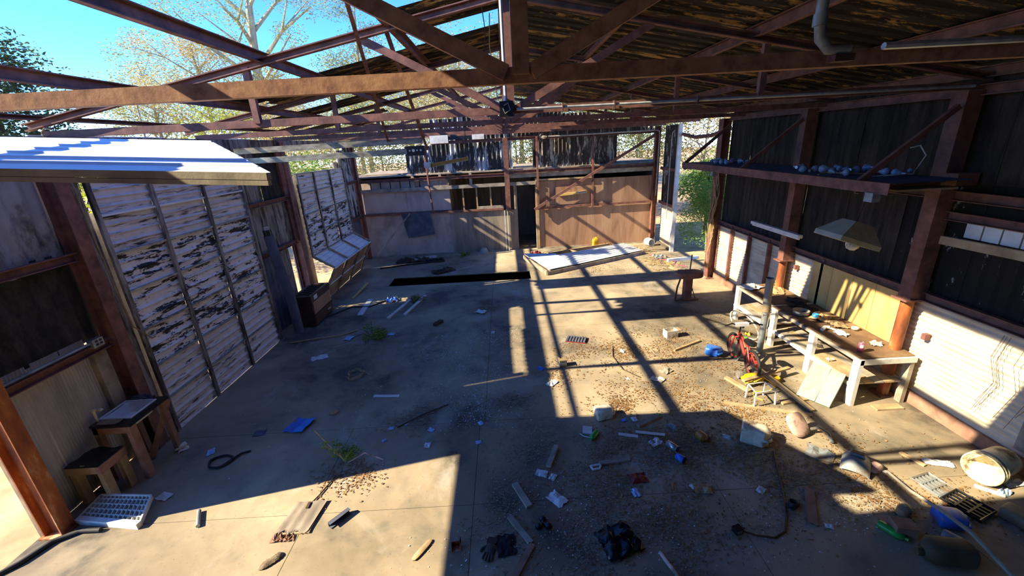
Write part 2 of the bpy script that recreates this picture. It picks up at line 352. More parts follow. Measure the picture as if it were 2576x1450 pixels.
def boxcol(y, w, zs, mat, label):
    t = thing('steel_column', label, 'column', (4.66, y, 0))
    mk('shaft', MB().box((4.60, y - w / 2, zs), (4.77, y + w / 2, 3.5)), mat, t)
    mk('pipe_leg', MB().tube([(4.66, y, 0.0), (4.66, y, zs + 0.02)], 0.062, 14), 'column_paint', t)
    mk('wood_stud', MB().box((4.74, y + 0.07, 0.0), (4.79, y + 0.17, 1.3)), 'wood_grey', t)
    mk('base_plate', MB().box((4.56, y - 0.1, 0.0), (4.76, y + 0.1, 0.012)), 'steel_rust', t)
    mk('flange', MB().box((4.54, y - w / 2 - 0.02, zs - 0.02), (4.78, y + w / 2 + 0.02, zs)), 'steel_rust', t)
    return t
cr2 = boxcol(4.45, 0.16, 1.3, 'steel_rust', 'rusty box column on an orange pipe leg at the end of the long workbench')
cr1 = boxcol(6.7, 0.14, 1.15, 'steel_rust', 'rusty box column on a pipe leg behind the end of the littered workbench')
mk('support_bracket', MB().box((4.58, 4.22, 2.60), (4.80, 4.35, 2.72)), 'steel_rust', cr2)

# ---------------------------------------------------------------- left wall
mb = MB(); mb.beam((-4.42, -4.5, 3.45), (-4.42, 13.0, 3.45), 0.08, 0.16)
wl = struct('wall_left', mb, 'sheet_pole', 'side wall of rusty posts and peeling sheet metal between the sectional doors', 'wall')
sd = 100
def vsheet(parent, x, y0, y1, z0, z1, mat, pitch=0.14, amp=0.018, shape='rib', nrm=1, wob=0.006):
    global sd; sd += 1
    mk('wall_sheet', MB().corr((x, y0, z0), (0, y1 - y0, 0), (0, 0, z1 - z0), (nrm, 0, 0), pitch, amp, 6, wob, shape, sd), mat, parent)
# header over the open bay and the top fascia
for y0 in (-1.0, 0.0, 1.0, 2.0): vsheet(wl, -4.46, y0, y0 + 1.02, 2.79, 3.5, 'sheet_far_rust')
for y0 in (-4.5, -3.8, -3.1, -2.4, -1.7): vsheet(wl, -4.46, y0, y0 + 0.71, 0.0, 3.5, 'sheet_black')
mk('header_beam', MB().box((-4.46, -2.0, 2.72), (-4.38, 3.1, 2.82)), 'steel_rust', wl)
# between the open bay and the wide door
vsheet(wl, -4.49, 3.10, 3.66, 2.38, 3.5, 'sheet_blue', 0.16, 0.03, 'sine', 1, 0.03); vsheet(wl, -4.52, 3.64, 4.28, 2.30, 3.5, 'sheet_blue', 0.16, 0.03, 'sine', 1, 0.03)
vsheet(wl, -4.52, 3.10, 3.62, 1.50, 2.42, 'sheet_black', 0.15, 0.02, 'sine'); vsheet(wl, -4.53, 3.60, 4.30, 1.48, 2.42, 'sheet_black', 0.15, 0.02, 'sine')
for a, b in ((3.10, 3.42), (3.40, 3.72), (3.70, 4.04)): vsheet(wl, -4.50 - 0.004 * (a > 3.2) - 0.004 * (a > 3.6), a, b, 0.0, 1.53, 'sheet_fibre', 0.03, 0.006, 'sine')
mk('stud', MB().box((-4.52, 4.02, 0.0), (-4.44, 4.17, 1.42)), 'wood_grey', wl)
for z in (2.37, 1.42): mk('girt', MB().channel((-4.43, 3.10, z), (-4.43, 4.22, z), 0.05, 0.09, 0.008, (0, 0, 1), 1), 'steel_rust', wl)
mk('conduit', MB().tube([(-4.38, 3.12, 1.50), (-4.38, 4.06, 1.50)], 0.014, 8), 'galvanised', wl)
mb = MB().box((-4.41, 3.98, 1.44), (-4.35, 4.10, 1.53)); ob = mk('outlet_box', mb, 'galvanised', wl)
mb = MB()
for a in (4.01, 4.055):
    for b in (1.46, 1.495): mb.box((-4.349, a, b), (-4.345, a + 0.026, b + 0.022))
mk('socket_holes', mb, 'black_plastic', ob)
# between wide door and narrow door
vsheet(wl, -4.48, 7.18, 7.9, 2.42, 3.5, 'sheet_pole'); vsheet(wl, -4.47, 7.88, 8.62, 2.40, 3.45, 'sheet_black')
vsheet(wl, -4.48, 7.18, 7.72, 1.52, 2.46, 'sheet_pole'); vsheet(wl, -4.48, 7.70, 8.2, 1.52, 2.46, 'sheet_pole'); vsheet(wl, -4.48, 8.18, 8.64, 1.52, 2.46, 'sheet_pole')
vsheet(wl, -4.48, 7.18, 7.9, 0.0, 1.55, 'slate_blue'); vsheet(wl, -4.48, 7.9, 8.35, 0.02, 1.55, 'sheet_pole')
for z in (2.43, 1.54): mk('girt', MB().channel((-4.41, 7.16, z), (-4.41, 8.66, z), 0.05, 0.08, 0.008, (0, 0, 1), 1), 'steel_rust', wl)
# narrow door to corner
vsheet(wl, -4.5, 11.9, 12.4, 1.35, 3.3, 'sheet_far'); vsheet(wl, -4.5, 12.38, 12.9, 1.35, 3.45, 'sheet_far'); vsheet(wl, -4.5, 11.9, 12.9, 0.0, 1.38, 'slate_blue')
for z in (2.4, 1.36): mk('girt', MB().channel((-4.41, 11.86, z), (-4.41, 12.9, z), 0.05, 0.08, 0.008, (0, 0, 1), 1), 'steel_rust', wl)
# fascia strips left over above the wide door
for y0, y1 in ((4.3, 5.1), (5.08, 5.95), (7.0, 7.9)): vsheet(wl, -4.50, y0, y1, 3.36, 3.55, 'sheet_white')
# plates added to stop slits of light at the door edges, then jambs
mk('gap_plate', MB().box((-4.56, 4.15, 0.0), (-4.54, 4.95, 2.75)), 'wood_grey', wl); mk('gap_plate', MB().box((-4.52, 7.06, 0.0), (-4.495, 7.3, 3.2)), 'wood_grey', wl)
mk('gap_plate', MB().box((-4.52, 8.60, 0.3), (-4.50, 9.4, 2.8)), 'wood_grey', wl); mk('gap_plate', MB().box((-4.54, 11.66, 0.0), (-4.52, 12.2, 3.0)), 'wood_grey', wl)
def jamb(y, z1=3.25): mk('door_jamb', MB().channel((-4.36, y, 0), (-4.36, y, z1), 0.06, 0.09, 0.008, (0, 1, 0), 1), 'sheet_pole', wl)
for yy in (4.42, 7.15, 8.9, 11.82): jamb(yy)

# ---------------------------------------------------------------- sectional doors
def section(parent, ys, a, b, mat, ribs=3, proud=0.012):
    """one door section between profile points a=(x,z) and b=(x,z); panels between stiles, each with pressed ribs"""
    A, B = Vector((a[0], 0, a[1])), Vector((b[0], 0, b[1])); d = B - A; nrm = Vector((d.z, 0, -d.x)).normalized()
    if nrm.x < 0: nrm = -nrm
    for i in range(len(ys) - 1):
        global sd; sd += 1
        mk('door_panel', MB().corr(A + Vector((0, ys[i], 0)) + nrm * -0.012, d, Vector((0, ys[i+1] - ys[i], 0)), nrm, d.length / ribs, proud, 3, 0.004, 'rib', sd), mat[i] if isinstance(mat, list) else mat, parent)
def stiles(parent, ys, a, b, mat, w=0.055):
    A, B = Vector((a[0], 0, a[1])), Vector((b[0], 0, b[1])); d = (B - A).normalized(); nrm = Vector((d.z, 0, -d.x))
    if nrm.x < 0: nrm = -nrm
    for y in ys: mk('door_stile', MB().beam(A + nrm * 0.026 + Vector((0, y, 0)), B + nrm * 0.026 + Vector((0, y, 0)), w, 0.03, nrm), mat, parent)
def rails(parent, y0, y1, x, zs, mats):
    for z, m in zip(zs, mats): mk('door_rail', MB().beam((x + 0.02, y0, z), (x + 0.02, y1, z), 0.03, 0.022), m, parent)
d2 = tag(mk('door_2', MB().beam((-4.35, 4.5, 3.1), (-4.35, 7.12, 3.05), 0.05, 0.03), 'galvanised'), 'wide sectional door with heavily peeling white and black panels', 'door', None, 'structure')
zs = [0.0, 0.47, 0.92, 1.39, 1.87, 2.31, 2.73, 3.09]; ys2 = [4.5, 5.29, 6.18, 7.1]
mats = ['door_peel_light', 'door_peel_light', 'door_peel', 'door_peel', 'door_peel', 'door_peel_top', 'door_peel_top']
for k in range(7): section(d2, ys2, (XL, zs[k]), (XL, zs[k+1]), mats[k], 4, 0.026)
stiles(d2, ys2, (XL, 0.0), (XL, 3.09), 'sheet_pole'); rails(d2, 4.5, 7.1, XL, zs[1:-1], ['galvanised', 'galvanised', 'track_steel', 'galvanised', 'galvanised', 'sheet_white'])
ys3 = [9.02, 9.85, 10.76, 11.7]
d3 = tag(mk('door_3', MB().beam((-4.35, 9.0, 2.86), (-4.35, 11.7, 2.84), 0.05, 0.03), 'galvanised'), 'narrower sectional door buckled inward at its lower sections', 'door', None, 'structure')
z3 = [1.1, 1.57, 2.01, 2.46, 2.86]
for k in range(4): section(d3, ys3, (XL, z3[k]), (XL, z3[k+1]), 'door_peel' if k < 2 else 'door_peel_light', 4, 0.026)
stiles(d3, ys3, (XL, 1.1), (XL, 2.86), 'sheet_pole'); rails(d3, 9.02, 11.7, XL, z3[:-1], ['galvanised'] * 4)
section(d3, ys3, (-4.33, 1.08), (-3.9, 0.80), 'sheet_white', 4, 0.012); stiles(d3, ys3, (-4.33, 1.08), (-3.9, 0.80), 'wood_tan', 0.05)
section(d3, ys3, (-4.12, 0.40), (-3.9, 0.80), 'plywood_tan', 2, 0.006); stiles(d3, ys3, (-4.12, 0.40), (-3.9, 0.80), 'wood_grey')
section(d3, ys3, (-4.30, 0.0), (-4.12, 0.40), 'plywood_tan', 2, 0.006); stiles(d3, ys3, (-4.30, 0.0), (-4.12, 0.40), 'wood_grey')
for x, z in ((-3.9, 0.8), (-4.12, 0.40), (-4.33, 1.09)): mk('door_rail', MB().beam((x + 0.01, 9.02, z), (x + 0.01, 11.7, z), 0.04, 0.025), 'sheet_white', d3)
# white ribbed panel sagging from the side wall under the stripped roof
t = thing('roof_panel', 'white ribbed metal panel with a brown edge sagging below the stripped roof', 'panel', (-2.6, 2.6, 3.1))
def wp(a, b):
    """a along the panel from the wall, b from its far edge to its near edge"""
    x1 = -2.11 + (-1.08 + 2.11) * b; x = -4.40 + (x1 + 4.40) * a; y = 3.25 - 1.25 * b
    return Vector((x, y, 3.36 - 0.068 * (x + 2.11) - 0.096 * (3.25 - y)))
for i in range(7):
    def fn(u, v, i=i):
        b = (i + v) / 7; p = wp(u, min(b, 1)); k = v * 5; p.z += 0.010 if (v < 0.09) else 0.0; return p
    mk('ribbed_strip', MB().grid(fn, 8, 12, False), 'sheet_white', t)
def edge(pts, h, w, mat, drop=0.0):
    mb = MB()
    for p, q in zip(pts[:-1], pts[1:]): mb.beam(p - Vector((0, 0, h / 2 + drop)), q - Vector((0, 0, h / 2 + drop)), w, h)
    mk('edge_rail', mb, mat, t)
edge([wp(0, 1), wp(1, 1)], 0.032, 0.03, 'wood_grey'); edge([wp(0, 1), wp(1, 1)], 0.022, 0.03, 'wood_grey', 0.035); edge([wp(1, 0), wp(1, 1)], 0.03, 0.025, 'sheet_white'); edge([wp(0, 0), wp(1, 0)], 0.03, 0.025, 'wood_grey')
for a_ in (0.12,): mk('hanger_wire', MB().tube([wp(a_, 0.84) - Vector((0, 0, 0.05)), Vector((wp(a_, 0.84).x, 2.2, 3.55))], 0.005, 5), 'steel_rust', t)

# door track for the wide door, hung from the roof
def track(y, label, xend=-1.28):
    t = thing('door_track', label, 'track', (-2.8, y, 3.1))
    for z in (3.36, 3.20): mk('rail', MB().channel((-4.35, y, z - 0.02), (xend if z > 3.3 else xend - 0.25, y, z), 0.05, 0.09, 0.006, (0, 0, 1), -1), 'track_steel', t)
    e = mk('end_plate', MB().box((xend - 0.27, y - 0.045, 3.13), (xend + 0.02, y - 0.038, 3.28)), 'black_plastic', t)
    for dx, r in ((-0.22, 0.012), (-0.16, 0.024), (-0.10, 0.012), (-0.04, 0.016)): mk('bolt_hole', MB().tube([(xend + dx, y - 0.046, 3.21), (xend + dx, y - 0.050, 3.21)], r, 12), 'sheet_white', e)
    return t
tk = track(7.2, 'long double steel door track ending in a black perforated plate')
mk('hanger', MB().beam((-1.84, 7.2, 3.38), (-1.02, 3.35, ztop(-1.02) + 0.03), 0.03, 0.03), 'steel_rust', tk)
mk('hanger', MB().beam((-1.22, 7.2, 3.22), (-1.02, 4.45, ztop(-1.02) + 0.03), 0.035, 0.035), 'steel_rust', tk)

# ---------------------------------------------------------------- right wall
mb = MB(); mb.box((4.78, -4.5, 0.0), (4.84, 9.2, 0.15))
wr = struct('wall_right', mb, 'wood_red', 'side wall of dark ribbed sheets above pale corrugated sheets', 'wall')
y = -4.5; k = 0
while y < 9.15:
    w = min(0.86, 9.2 - y)
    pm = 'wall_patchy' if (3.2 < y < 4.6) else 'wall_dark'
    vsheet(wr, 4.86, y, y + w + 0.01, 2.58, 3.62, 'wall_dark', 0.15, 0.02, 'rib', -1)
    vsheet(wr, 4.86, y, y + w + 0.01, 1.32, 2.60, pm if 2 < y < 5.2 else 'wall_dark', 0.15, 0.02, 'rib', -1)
    y += w; k += 1
y = -4.5
while y < 9.15:                                              # lower, ribs run level
    w = min(1.35, 9.2 - y)
    for z0, z1 in ((0.14, 0.74), (0.72, 1.34)):
        sd += 1; mk('corrugated_sheet', MB().corr((4.83, y, z0), (0, 0, z1 - z0), (0, w + 0.01, 0), (-1, 0, 0), 0.062, 0.014, 6, 0.004, 'sine', sd), 'sheet_beige', wr)
    y += w
for z in (1.34, 2.48, 3.50): mk('girt', MB().channel((4.78, -4.5, z), (4.78, 9.2, z), 0.06, 0.10, 0.008, (0, 0, 1), -1), 'steel_rust', wr)
mk('timber_rail', MB().beam((4.76, 3.2, 2.02), (4.76, 4.42, 2.0), 0.04, 0.09), 'wood_tan', wr)
for i in range(6): mk('bare_panel', MB().box((4.81, 3.2 + i * 0.17, 2.06), (4.825, 3.2 + i * 0.17 + 0.155, 2.22)), 'sheet_white', wr)
mk('girt', MB().channel((4.77, 2.0, 2.27), (4.77, 4.4, 2.27), 0.05, 0.09, 0.008, (0, 0, 1), -1), 'steel_rust', wr)
for yy in (7.3, 7.95, 8.6, 5.95): mk('stud', MB().box((4.75, yy - 0.025, 0.15), (4.81, yy + 0.025, 1.34)), 'steel_rust', wr)
mk('stud', MB().box((4.72, 3.02, 0.25), (4.80, 3.14, 1.0)), 'wood_grey', wr)
for y0 in (6.13, 5.73, 5.35, 4.98):                             # yellow boards leaning on the sheets
    w = {6.13: 0.4, 5.73: 0.38, 5.35: 0.37, 4.98: 0.42}[y0]
    mk('yellow_board', MB().box((4.75, y0 - w + 0.004, 0.62), (4.77, y0 - 0.002, 1.30)), 'panel_yellow', wr)
for y, z in ((4.24, 0.85), (3.05, 0.62), (6.52, 1.02)):
    o = mk('electric_box', MB().box((4.74, y - 0.025, z), (4.80, y + 0.025, z + 0.07)), 'steel_rust', wr)
# near wall behind the camera
mb = MB().box((-4.5, -4.56, 0.0), (4.86, -4.5, 0.16)); wn = struct('wall_near', mb, 'wood_red', 'dark ribbed sheet wall closing the workshop behind the viewer', 'wall')
for i in range(11):
    sd += 1; mk('wall_sheet', MB().corr((-4.5 + i * 0.851, -4.5, 0.1), (0.86, 0, 0), (0, 0, ztop(-4.5 + i * 0.851 + 0.42) - 0.1), (0, 1, 0), 0.15, 0.02, 4, 0.006, 'rib', sd), 'wall_dark', wn)
# side strip beyond the opening
mb = MB(); mb.box((4.76, 11.75, 0.0), (4.84, 13.0, 0.05))
wr2 = struct('wall_right', mb, 'concrete_dark', 'short side wall strip with a pale post past the open side doorway', 'wall')
for y0 in (11.8, 12.2, 12.6): vsheet(wr2, 4.88, y0, y0 + 0.41, 1.3, 3.5, 'sheet_far_rust', 0.13, 0.02, 'rib', -1)
for y0 in (11.8, 12.4): mk('corrugated_sheet', MB().corr((4.88, y0, 0.05), (0, 0, 1.26), (0, 0.61, 0), (-1, 0, 0), 0.062, 0.014, 4, 0.004, 'sine', 3), 'sheet_beige', wr2)
mk('pale_post', MB().box((4.74, 11.72, 0.0), (4.84, 11.80, 3.5)), 'white_paint', wr2)
mk('girt', MB().beam((4.8, 11.8, 2.3), (4.8, 13.0, 2.3), 0.05, 0.08), 'steel_rust', wr2); mk('girt', MB().beam((4.8, 11.8, 1.3), (4.8, 13.0, 1.3), 0.05, 0.08), 'steel_rust', wr2)
mk('sagging_header', MB().tube([(4.86, 9.3, 3.30), (4.86, 10.2, 3.17), (4.86, 11.0, 3.15), (4.86, 11.75, 3.24)], 0.045, 6), 'steel_rust', wr2)
mk('conduit', MB().tube([(4.7, 11.9, 3.35), (4.70, 12.05, 3.28), (4.7, 12.08, 3.1), (4.7, 12.08, 0.9)], 0.014, 6), 'conduit', wr2)

# ---------------------------------------------------------------- far wall
mb = MB(); mb.box((-4.4, 13.02, 0.0), (0.36, 13.10, 0.03)); mb.box((0.98, 13.02, 0.0), (4.6, 13.10, 0.03))
wf = struct('wall_far', mb, 'wood_grey', 'plywood partition with an open stud window, doorway and peeling sheets above', 'wall')
def board(name, x0, x1, z0, z1, mat, y=13.05, t=0.02): return mk(name, MB().box((x0, y, z0), (x1, y + t, z1)), mat, wf)
board('pink_board', -4.40, -3.02, 0.02, 1.33, 'plywood_pink'); board('pink_board', -3.015, -1.72, 0.02, 1.33, 'plywood_pink')
board('pink_board', -4.40, -3.02, 1.38, 2.10, 'plywood_pink', 13.06); board('pink_board', -3.015, -1.68, 1.38, 2.10, 'plywood_pink', 13.06)
for i in range(9): board('pink_strip', -4.36 + i * 0.30, -4.36 + i * 0.30 + 0.27, 2.11, 2.33, 'plywood_pink', 13.12, 0.015)
board('plywood_board', -1.72, -0.05, 0.02, 1.31, 'plywood_grey', 13.04); board('plywood_board', -0.04, 0.36, 0.02, 1.28, 'plywood_grey', 13.04)
for a, b in ((1.03, 2.25), (2.254, 3.45), (3.454, 4.6)): board('plywood_board', a, b, 0.02, 1.27, 'plywood_tan', 13.04)
for a, b in ((1.03, 2.74), (2.745, 4.6)): board('plywood_board', a, b, 1.27, 2.10, 'plywood_tan', 13.05)
board('plywood_board', 1.55, 2.74, 1.36, 1.90, 'plywood_tan', 13.03, 0.012)
for x in (-1.28, -0.86, -0.43, 0.08, 0.31): mk('stud', MB().box((x - 0.022, 13.06, 1.3), (x + 0.022, 13.14, 2.05)), 'wood_tan', wf)
mk('stud', MB().box((0.95, 13.0, 0.02), (1.05, 13.14, 2.2)), 'wood_tan', wf); mk('stud', MB().box((0.34, 13.06, 0.02), (0.38, 13.14, 2.0)), 'wood_grey', wf)
mk('top_plate', MB().box((-4.4, 12.97, 2.02), (0.98, 13.05, 2.12)), 'wood_grey', wf); mk('top_plate', MB().box((-4.4, 13.02, 2.46), (4.6, 13.30, 2.50)), 'wood_grey', wf)
mk('sill_board', MB().box((-0.86, 13.0, 1.34), (-0.05, 13.04, 1.44)), 'wood_grey', wf)
for x in (-2.75, -1.92, -1.0): mk('short_stud', MB().box((x - 0.04, 12.98, 2.06), (x + 0.04, 13.02, 2.48)), 'wood_grey', wf)
mk('timber_beam', MB().box((0.1, 13.0, 2.24), (4.6, 13.06, 2.36)), 'wood_grey', wf)
mk('timber_beam', MB().box((1.0, 12.98, 2.12), (2.7, 13.03, 2.17)), 'wood_tan', wf)
for z, x0, x1 in ((2.36, -4.4, 0.05), (2.42, 0.1, 4.6), (3.36, -2.1, 4.6)): mk('girt', MB().channel((x0, 12.98, z), (x1, 12.98, z), 0.05, 0.09, 0.008, (0, 0, 1), 1), 'steel_rust', wf)
mk('girt', MB().beam((-4.4, 13.0, 1.35), (-0.05, 13.0, 1.33), 0.04, 0.06), 'steel_rust', wf); mk('girt', MB().beam((1.07, 12.98, 1.30), (4.6, 12.98, 1.32), 0.05, 0.07), 'steel_rust', wf)
mk('steel_post', MB().channel((0.10, 12.93, 1.28), (0.10, 12.93, 3.40), 0.06, 0.15, 0.01, (1, 0, 0), 1), 'steel_rust', wf)
for x in (-0.03, 0.06): mk('strut', MB().box((x - 0.016, 12.96, 0.0), (x + 0.016, 13.0, 1.28)), 'white_paint', wf)
mk('steel_post', MB().beam((1.03, 12.94, 1.25), (1.03, 12.94, 3.40), 0.05, 0.06, (1, 0, 0)), 'steel_rust', wf)
mk('steel_post', MB().beam((2.70, 12.94, 1.25), (2.70, 12.94, 3.40), 0.05, 0.06, (1, 0, 0)), 'steel_rust', wf)
mk('steel_brace', MB().beam((0.90, 12.90, 1.27), (4.55, 12.90, 3.28), 0.04, 0.08), 'steel_rust', wf)
mk('steel_post', MB().tube([(-2.2, 12.8, 1.33), (-2.28, 12.8, 3.2)], 0.025, 6), 'steel_rust', wf)
mk('prop_pole', MB().tube([(-3.95, 12.4, 0.25), (-2.95, 12.95, 1.35)], 0.025, 6), 'wood_grey', wf)
mk('slate_board', MB().add([(-3.22, 12.96, 1.33), (-2.33, 12.96, 1.37), (-2.25, 12.96, 0.66), (-3.10, 12.96, 0.58), (-3.22, 12.98, 1.33), (-2.33, 12.98, 1.37), (-2.25, 12.98, 0.66), (-3.10, 12.98, 0.58)], [(3, 2, 1, 0), (4, 5, 6, 7), (0, 1, 5, 4), (1, 2, 6, 5), (2, 3, 7, 6), (3, 0, 4, 7)]), 'slate_blue', wf)
def fsheet(x0, x1, z0, z1, mat):
    global sd; sd += 1
    mk('wall_sheet', MB().corr((x0, 13.30, z0), (x1 - x0, 0, 0), (0, 0, z1 - z0), (0, -1, 0), 0.13, 0.02, 6, 0.006, 'rib', sd), mat, wf)
for x0, x1, z1, m in ((-2.93, -2.1, 3.30, 'sheet_far'), (-2.1, -1.4, 4.02, 'sheet_far'), (-1.4, -0.7, 4.2, 'sheet_far'), (-0.7, 0.24, 4.3, 'sheet_far'), (1.0, 1.85, 4.2, 'sheet_far_rust'), (1.85, 2.7, 4.0, 'sheet_far_rust'), (2.7, 3.5, 3.9, 'sheet_far_rust')):
    fsheet(x0, x1, 2.48, z1, m)
fsheet(0.24, 1.0, 3.34, 4.3, 'sheet_far_rust'); fsheet(3.5, 4.6, 3.34, 3.7, 'sheet_far_rust'); fsheet(0.92, 1.02, 2.48, 3.36, 'sheet_far_rust'); fsheet(0.22, 0.30, 2.48, 3.36, 'sheet_white')
# unlit store room behind the partition
mb = MB()
mb.box((-4.4, 15.3, 0.0), (4.6, 15.36, 2.5)); mb.box((-4.46, 13.12, 0.0), (-4.4, 15.36, 2.5)); mb.box((4.6, 13.12, 0.0), (4.66, 15.36, 2.5)); mb.box((-4.46, 13.3, 2.5), (4.66, 15.36, 2.54)); mb.box((-1.72, 13.1, 0), (-1.68, 15.3, 2.46)); mb.box((1.05, 13.1, 0), (1.09, 15.3, 2.46))
mk('store_room_lining', mb, 'plywood_grey', wf)

# ---------------------------------------------------------------- storage shelf high on the right wall
t = thing('storage_platform', 'long sheet-topped storage platform on rusty beams high above the workbenches', 'shelf', (4.2, 6.3, 2.6))
mk('deck', MB().grid(lambda a, b: (3.66 + 0.88 * a, 4.0 + 4.75 * b, 2.685 + 0.012 * math.sin(b * 9) * (1 - a)), 6, 24), 'slate_blue', t)
mk('edge_beam', MB().channel((3.66, 3.96, 2.64), (3.66, 8.76, 2.64), 0.05, 0.11, 0.008, (0, 0, 1), 1), 'steel_rust', t)
for y in (4.35, 6.6, 8.7):
    mk('cross_beam', MB().channel((3.66, y, 2.60), (4.55, y, 2.60), 0.05, 0.08, 0.008, (0, 0, 1), 1), 'steel_rust', t)
    mk('brace', MB().beam((3.70, y + 0.02, 2.68), (4.54, y + 0.02, 3.36), 0.04, 0.055), 'steel_rust', t)
mk('clamp', MB().box((3.64, 4.10, 2.50), (3.72, 4.20, 2.59)), 'galvanised', t)
mk('clamp', MB().box((3.64, 7.40, 2.52), (3.72, 7.48, 2.59)), 'galvanised', t)
mk('torn_board', MB().box((3.80, 4.02, 2.60), (4.4, 4.28, 2.62)), 'wood_tan', t)

# ================================================================== OBJECTS ON THE RIGHT
# more paints
for nm, c, r in (('red_paint', '#a63328', 0.5), ('pink_can', '#b05068', 0.35), ('blue_plastic', '#2f6fd0', 0.4), ('blue_bright', '#2a86d8', 0.4), ('jug_white', '#d9d2bd', 0.45), ('jug_tan', '#8f7a5a', 0.6), ('jug_brown', '#4f4430', 0.7),
                 ('green_plastic', '#2f9a3e', 0.35), ('lime_plastic', '#5da54a', 0.4), ('orange_jar', '#a86b35', 0.4), ('grey_plastic', '#7d8384', 0.5), ('pink_plastic', '#d9b3a6', 0.5), ('grey_green', '#8b987f', 0.5),
                 ('yellow_plastic', '#d3a520', 0.45), ('bucket_cream', '#ddd3ae', 0.5), ('lamp_enamel', '#a29b84', 0.5), ('bulb_glass', '#8fa0b4', 0.15), ('paper_blue', '#a3bbdf', 0.8), ('paper_white', '#d4d4d2', 0.85),
                 ('cloth_black', '#17161a', 0.9), ('cloth_brown', '#3a332c', 0.95), ('glove_grey', '#4a443e', 0.95), ('cable_brown', '#5a3a2a', 0.7), ('rope_yellow', '#d9b83a', 0.8), ('rope_tan', '#b59a6a', 0.85), ('red_plastic', '#7a1f1c', 0.5), ('pvc_white', '#cfcdc8', 0.5), ('cardboard', '#a98a62', 0.9), ('tin', '#a9adb2', 0.3)):
    plain(nm, c, r, 0.7 if nm == 'tin' else 0.0, 0.1, 9, '#6b5a44' if nm in ('jug_white', 'bucket_cream', 'jug_tan', 'blue_plastic', 'grey_plastic', 'pink_plastic') else None)
mottled('heater_brown', [(0.3, '#2e1d18'), (0.6, '#4a3028'), (0.8, '#5c4034')], 5, 0.5, 0.1, bump=0.1)
mottled('dirt_top', [(0.25, '#4e3a28'), (0.5, '#6f553b'), (0.75, '#8f7453')], 4, 0.95, 0, bump=0.5)
mottled('bark', [(0.3, '#5b4a38'), (0.5, '#8b7a62'), (0.75, '#b5a68c')], 12, 0.95, 0, (1, 4, 1), bump=0.8)

# workbenches ---------------------------------------------------
def workbench(y0, y1, label, legs, zt=0.63, boards=5):
    t = thing('workbench', label, 'workbench', (4.42, (y0 + y1) / 2, 0)); x0, x1 = 4.08, 4.74
    mk('bench_top', MB().grid(lambda a, b: (x0 + (x1 - x0) * a, y0 + (y1 - y0) * b, zt + 0.006 * math.sin(a * 7 + b * 13)), 8, 16), 'dirt_top', t)
    mk('bench_frame', MB().box((x0 - 0.01, y0, zt - 0.05), (x0 + 0.03, y1, zt - 0.004)), 'wood_grey', t)
    mk('bench_frame', MB().box((x0 - 0.01, y0 - 0.03, zt - 0.07), (x1, y0, zt - 0.004)), 'white_paint', t); mk('bench_frame', MB().box((x0 + 0.03, y0, zt - 0.03), (x1, y1, zt - 0.02)), 'wood_grey', t)
    for y in legs:
        mk('leg', MB().box((x0 - 0.02, y - 0.05, 0.0), (x0 + 0.03, y + 0.05, zt - 0.006)), 'white_paint', t)
        mk('leg', MB().box((x1 - 0.06, y - 0.04, 0.0), (x1 - 0.01, y + 0.04, zt - 0.05)), 'wood_grey', t)
    for i in range(boards):
        a = x0 + 0.02 + i * 0.125; mk('shelf_board', MB().box((a, y0 + 0.02, 0.27), (a + 0.115, y1 - 0.03, 0.29)), 'wood_tan' if i % 2 else 'wood_grey', t)
    mk('shelf_rail', MB().box((x0 - 0.015, y0, 0.235), (x0 + 0.02, y1, 0.275)), 'white_paint', t)
    return t
workbench(4.25, 5.93, 'long two-tier workbench with white legs below the yellow boards', (4.27, 5.02, 5.86))
workbench(6.0, 6.97, 'shorter two-tier white-legged workbench nearest the rusty vice stand', (6.06, 6.90))
# upright pipe in front of the benches
t = thing('steel_pipe', 'upright two-piece grey steel pipe standing in front of the workbenches', 'pipe', (3.8, 5.66, 0))
mk('lower_pipe', MB().tube([(3.80, 5.66, 0.0), (3.80, 5.66, 0.70)], 0.045, 14), 'galvanised', t)
mk('upper_pipe', MB().tube([(3.80, 5.66, 0.70), (3.79, 5.66, 1.2)], 0.052, 14, False), 'grey_plastic', t)
mk('coupling', MB().tube([(3.80, 5.66, 0.68), (3.80, 5.66, 0.78)], 0.06, 14), 'jug_tan', t)
mk('wire_tie', MB().tube([(3.74, 5.60, 0.66), (3.72, 5.58, 0.64), (3.78, 5.58, 0.66), (3.86, 5.62, 0.68)], 0.006, 5), 'steel_brown', t)
# soda can with its printed band
t = thing('soda_can', 'dented pink soda can standing on the long workbench', 'can', (4.21, 4.42, 0.637))
mk('body', MB().lathe([(0.0, 0.0), (0.026, 0.0), (0.031, 0.006), (0.031, 0.10), (0.027, 0.115), (0.0, 0.113)], 18), 'pink_can', t, True)
mk('print_patch', MB().grid(lambda a, b: (0.0315 * math.cos(3.6 + a * 1.6), 0.0315 * math.sin(3.6 + a * 1.6), 0.055 + 0.042 * b), 8, 2), 'paper_white', t, True)
mk('lid', MB().lathe([(0.0, 0.114), (0.025, 0.114), (0.0265, 0.119), (0.024, 0.119)], 18), 'tin', t, True)
t = thing('filter_pan', 'shallow round grey pan on the long workbench beside a blue cup', 'pan', (4.28, 5.58, 0.638))
mk('wall', MB().lathe([(0.0, 0.004), (0.095, 0.004), (0.1, 0.0), (0.108, 0.055), (0.104, 0.055), (0.096, 0.008), (0.0, 0.008)], 24), 'lamp_enamel', t, True); mk('rim', MB().lathe([(0.102, 0.052), (0.112, 0.052), (0.112, 0.058), (0.102, 0.058), (0.102, 0.052)], 24), 'grey_plastic', t, True)
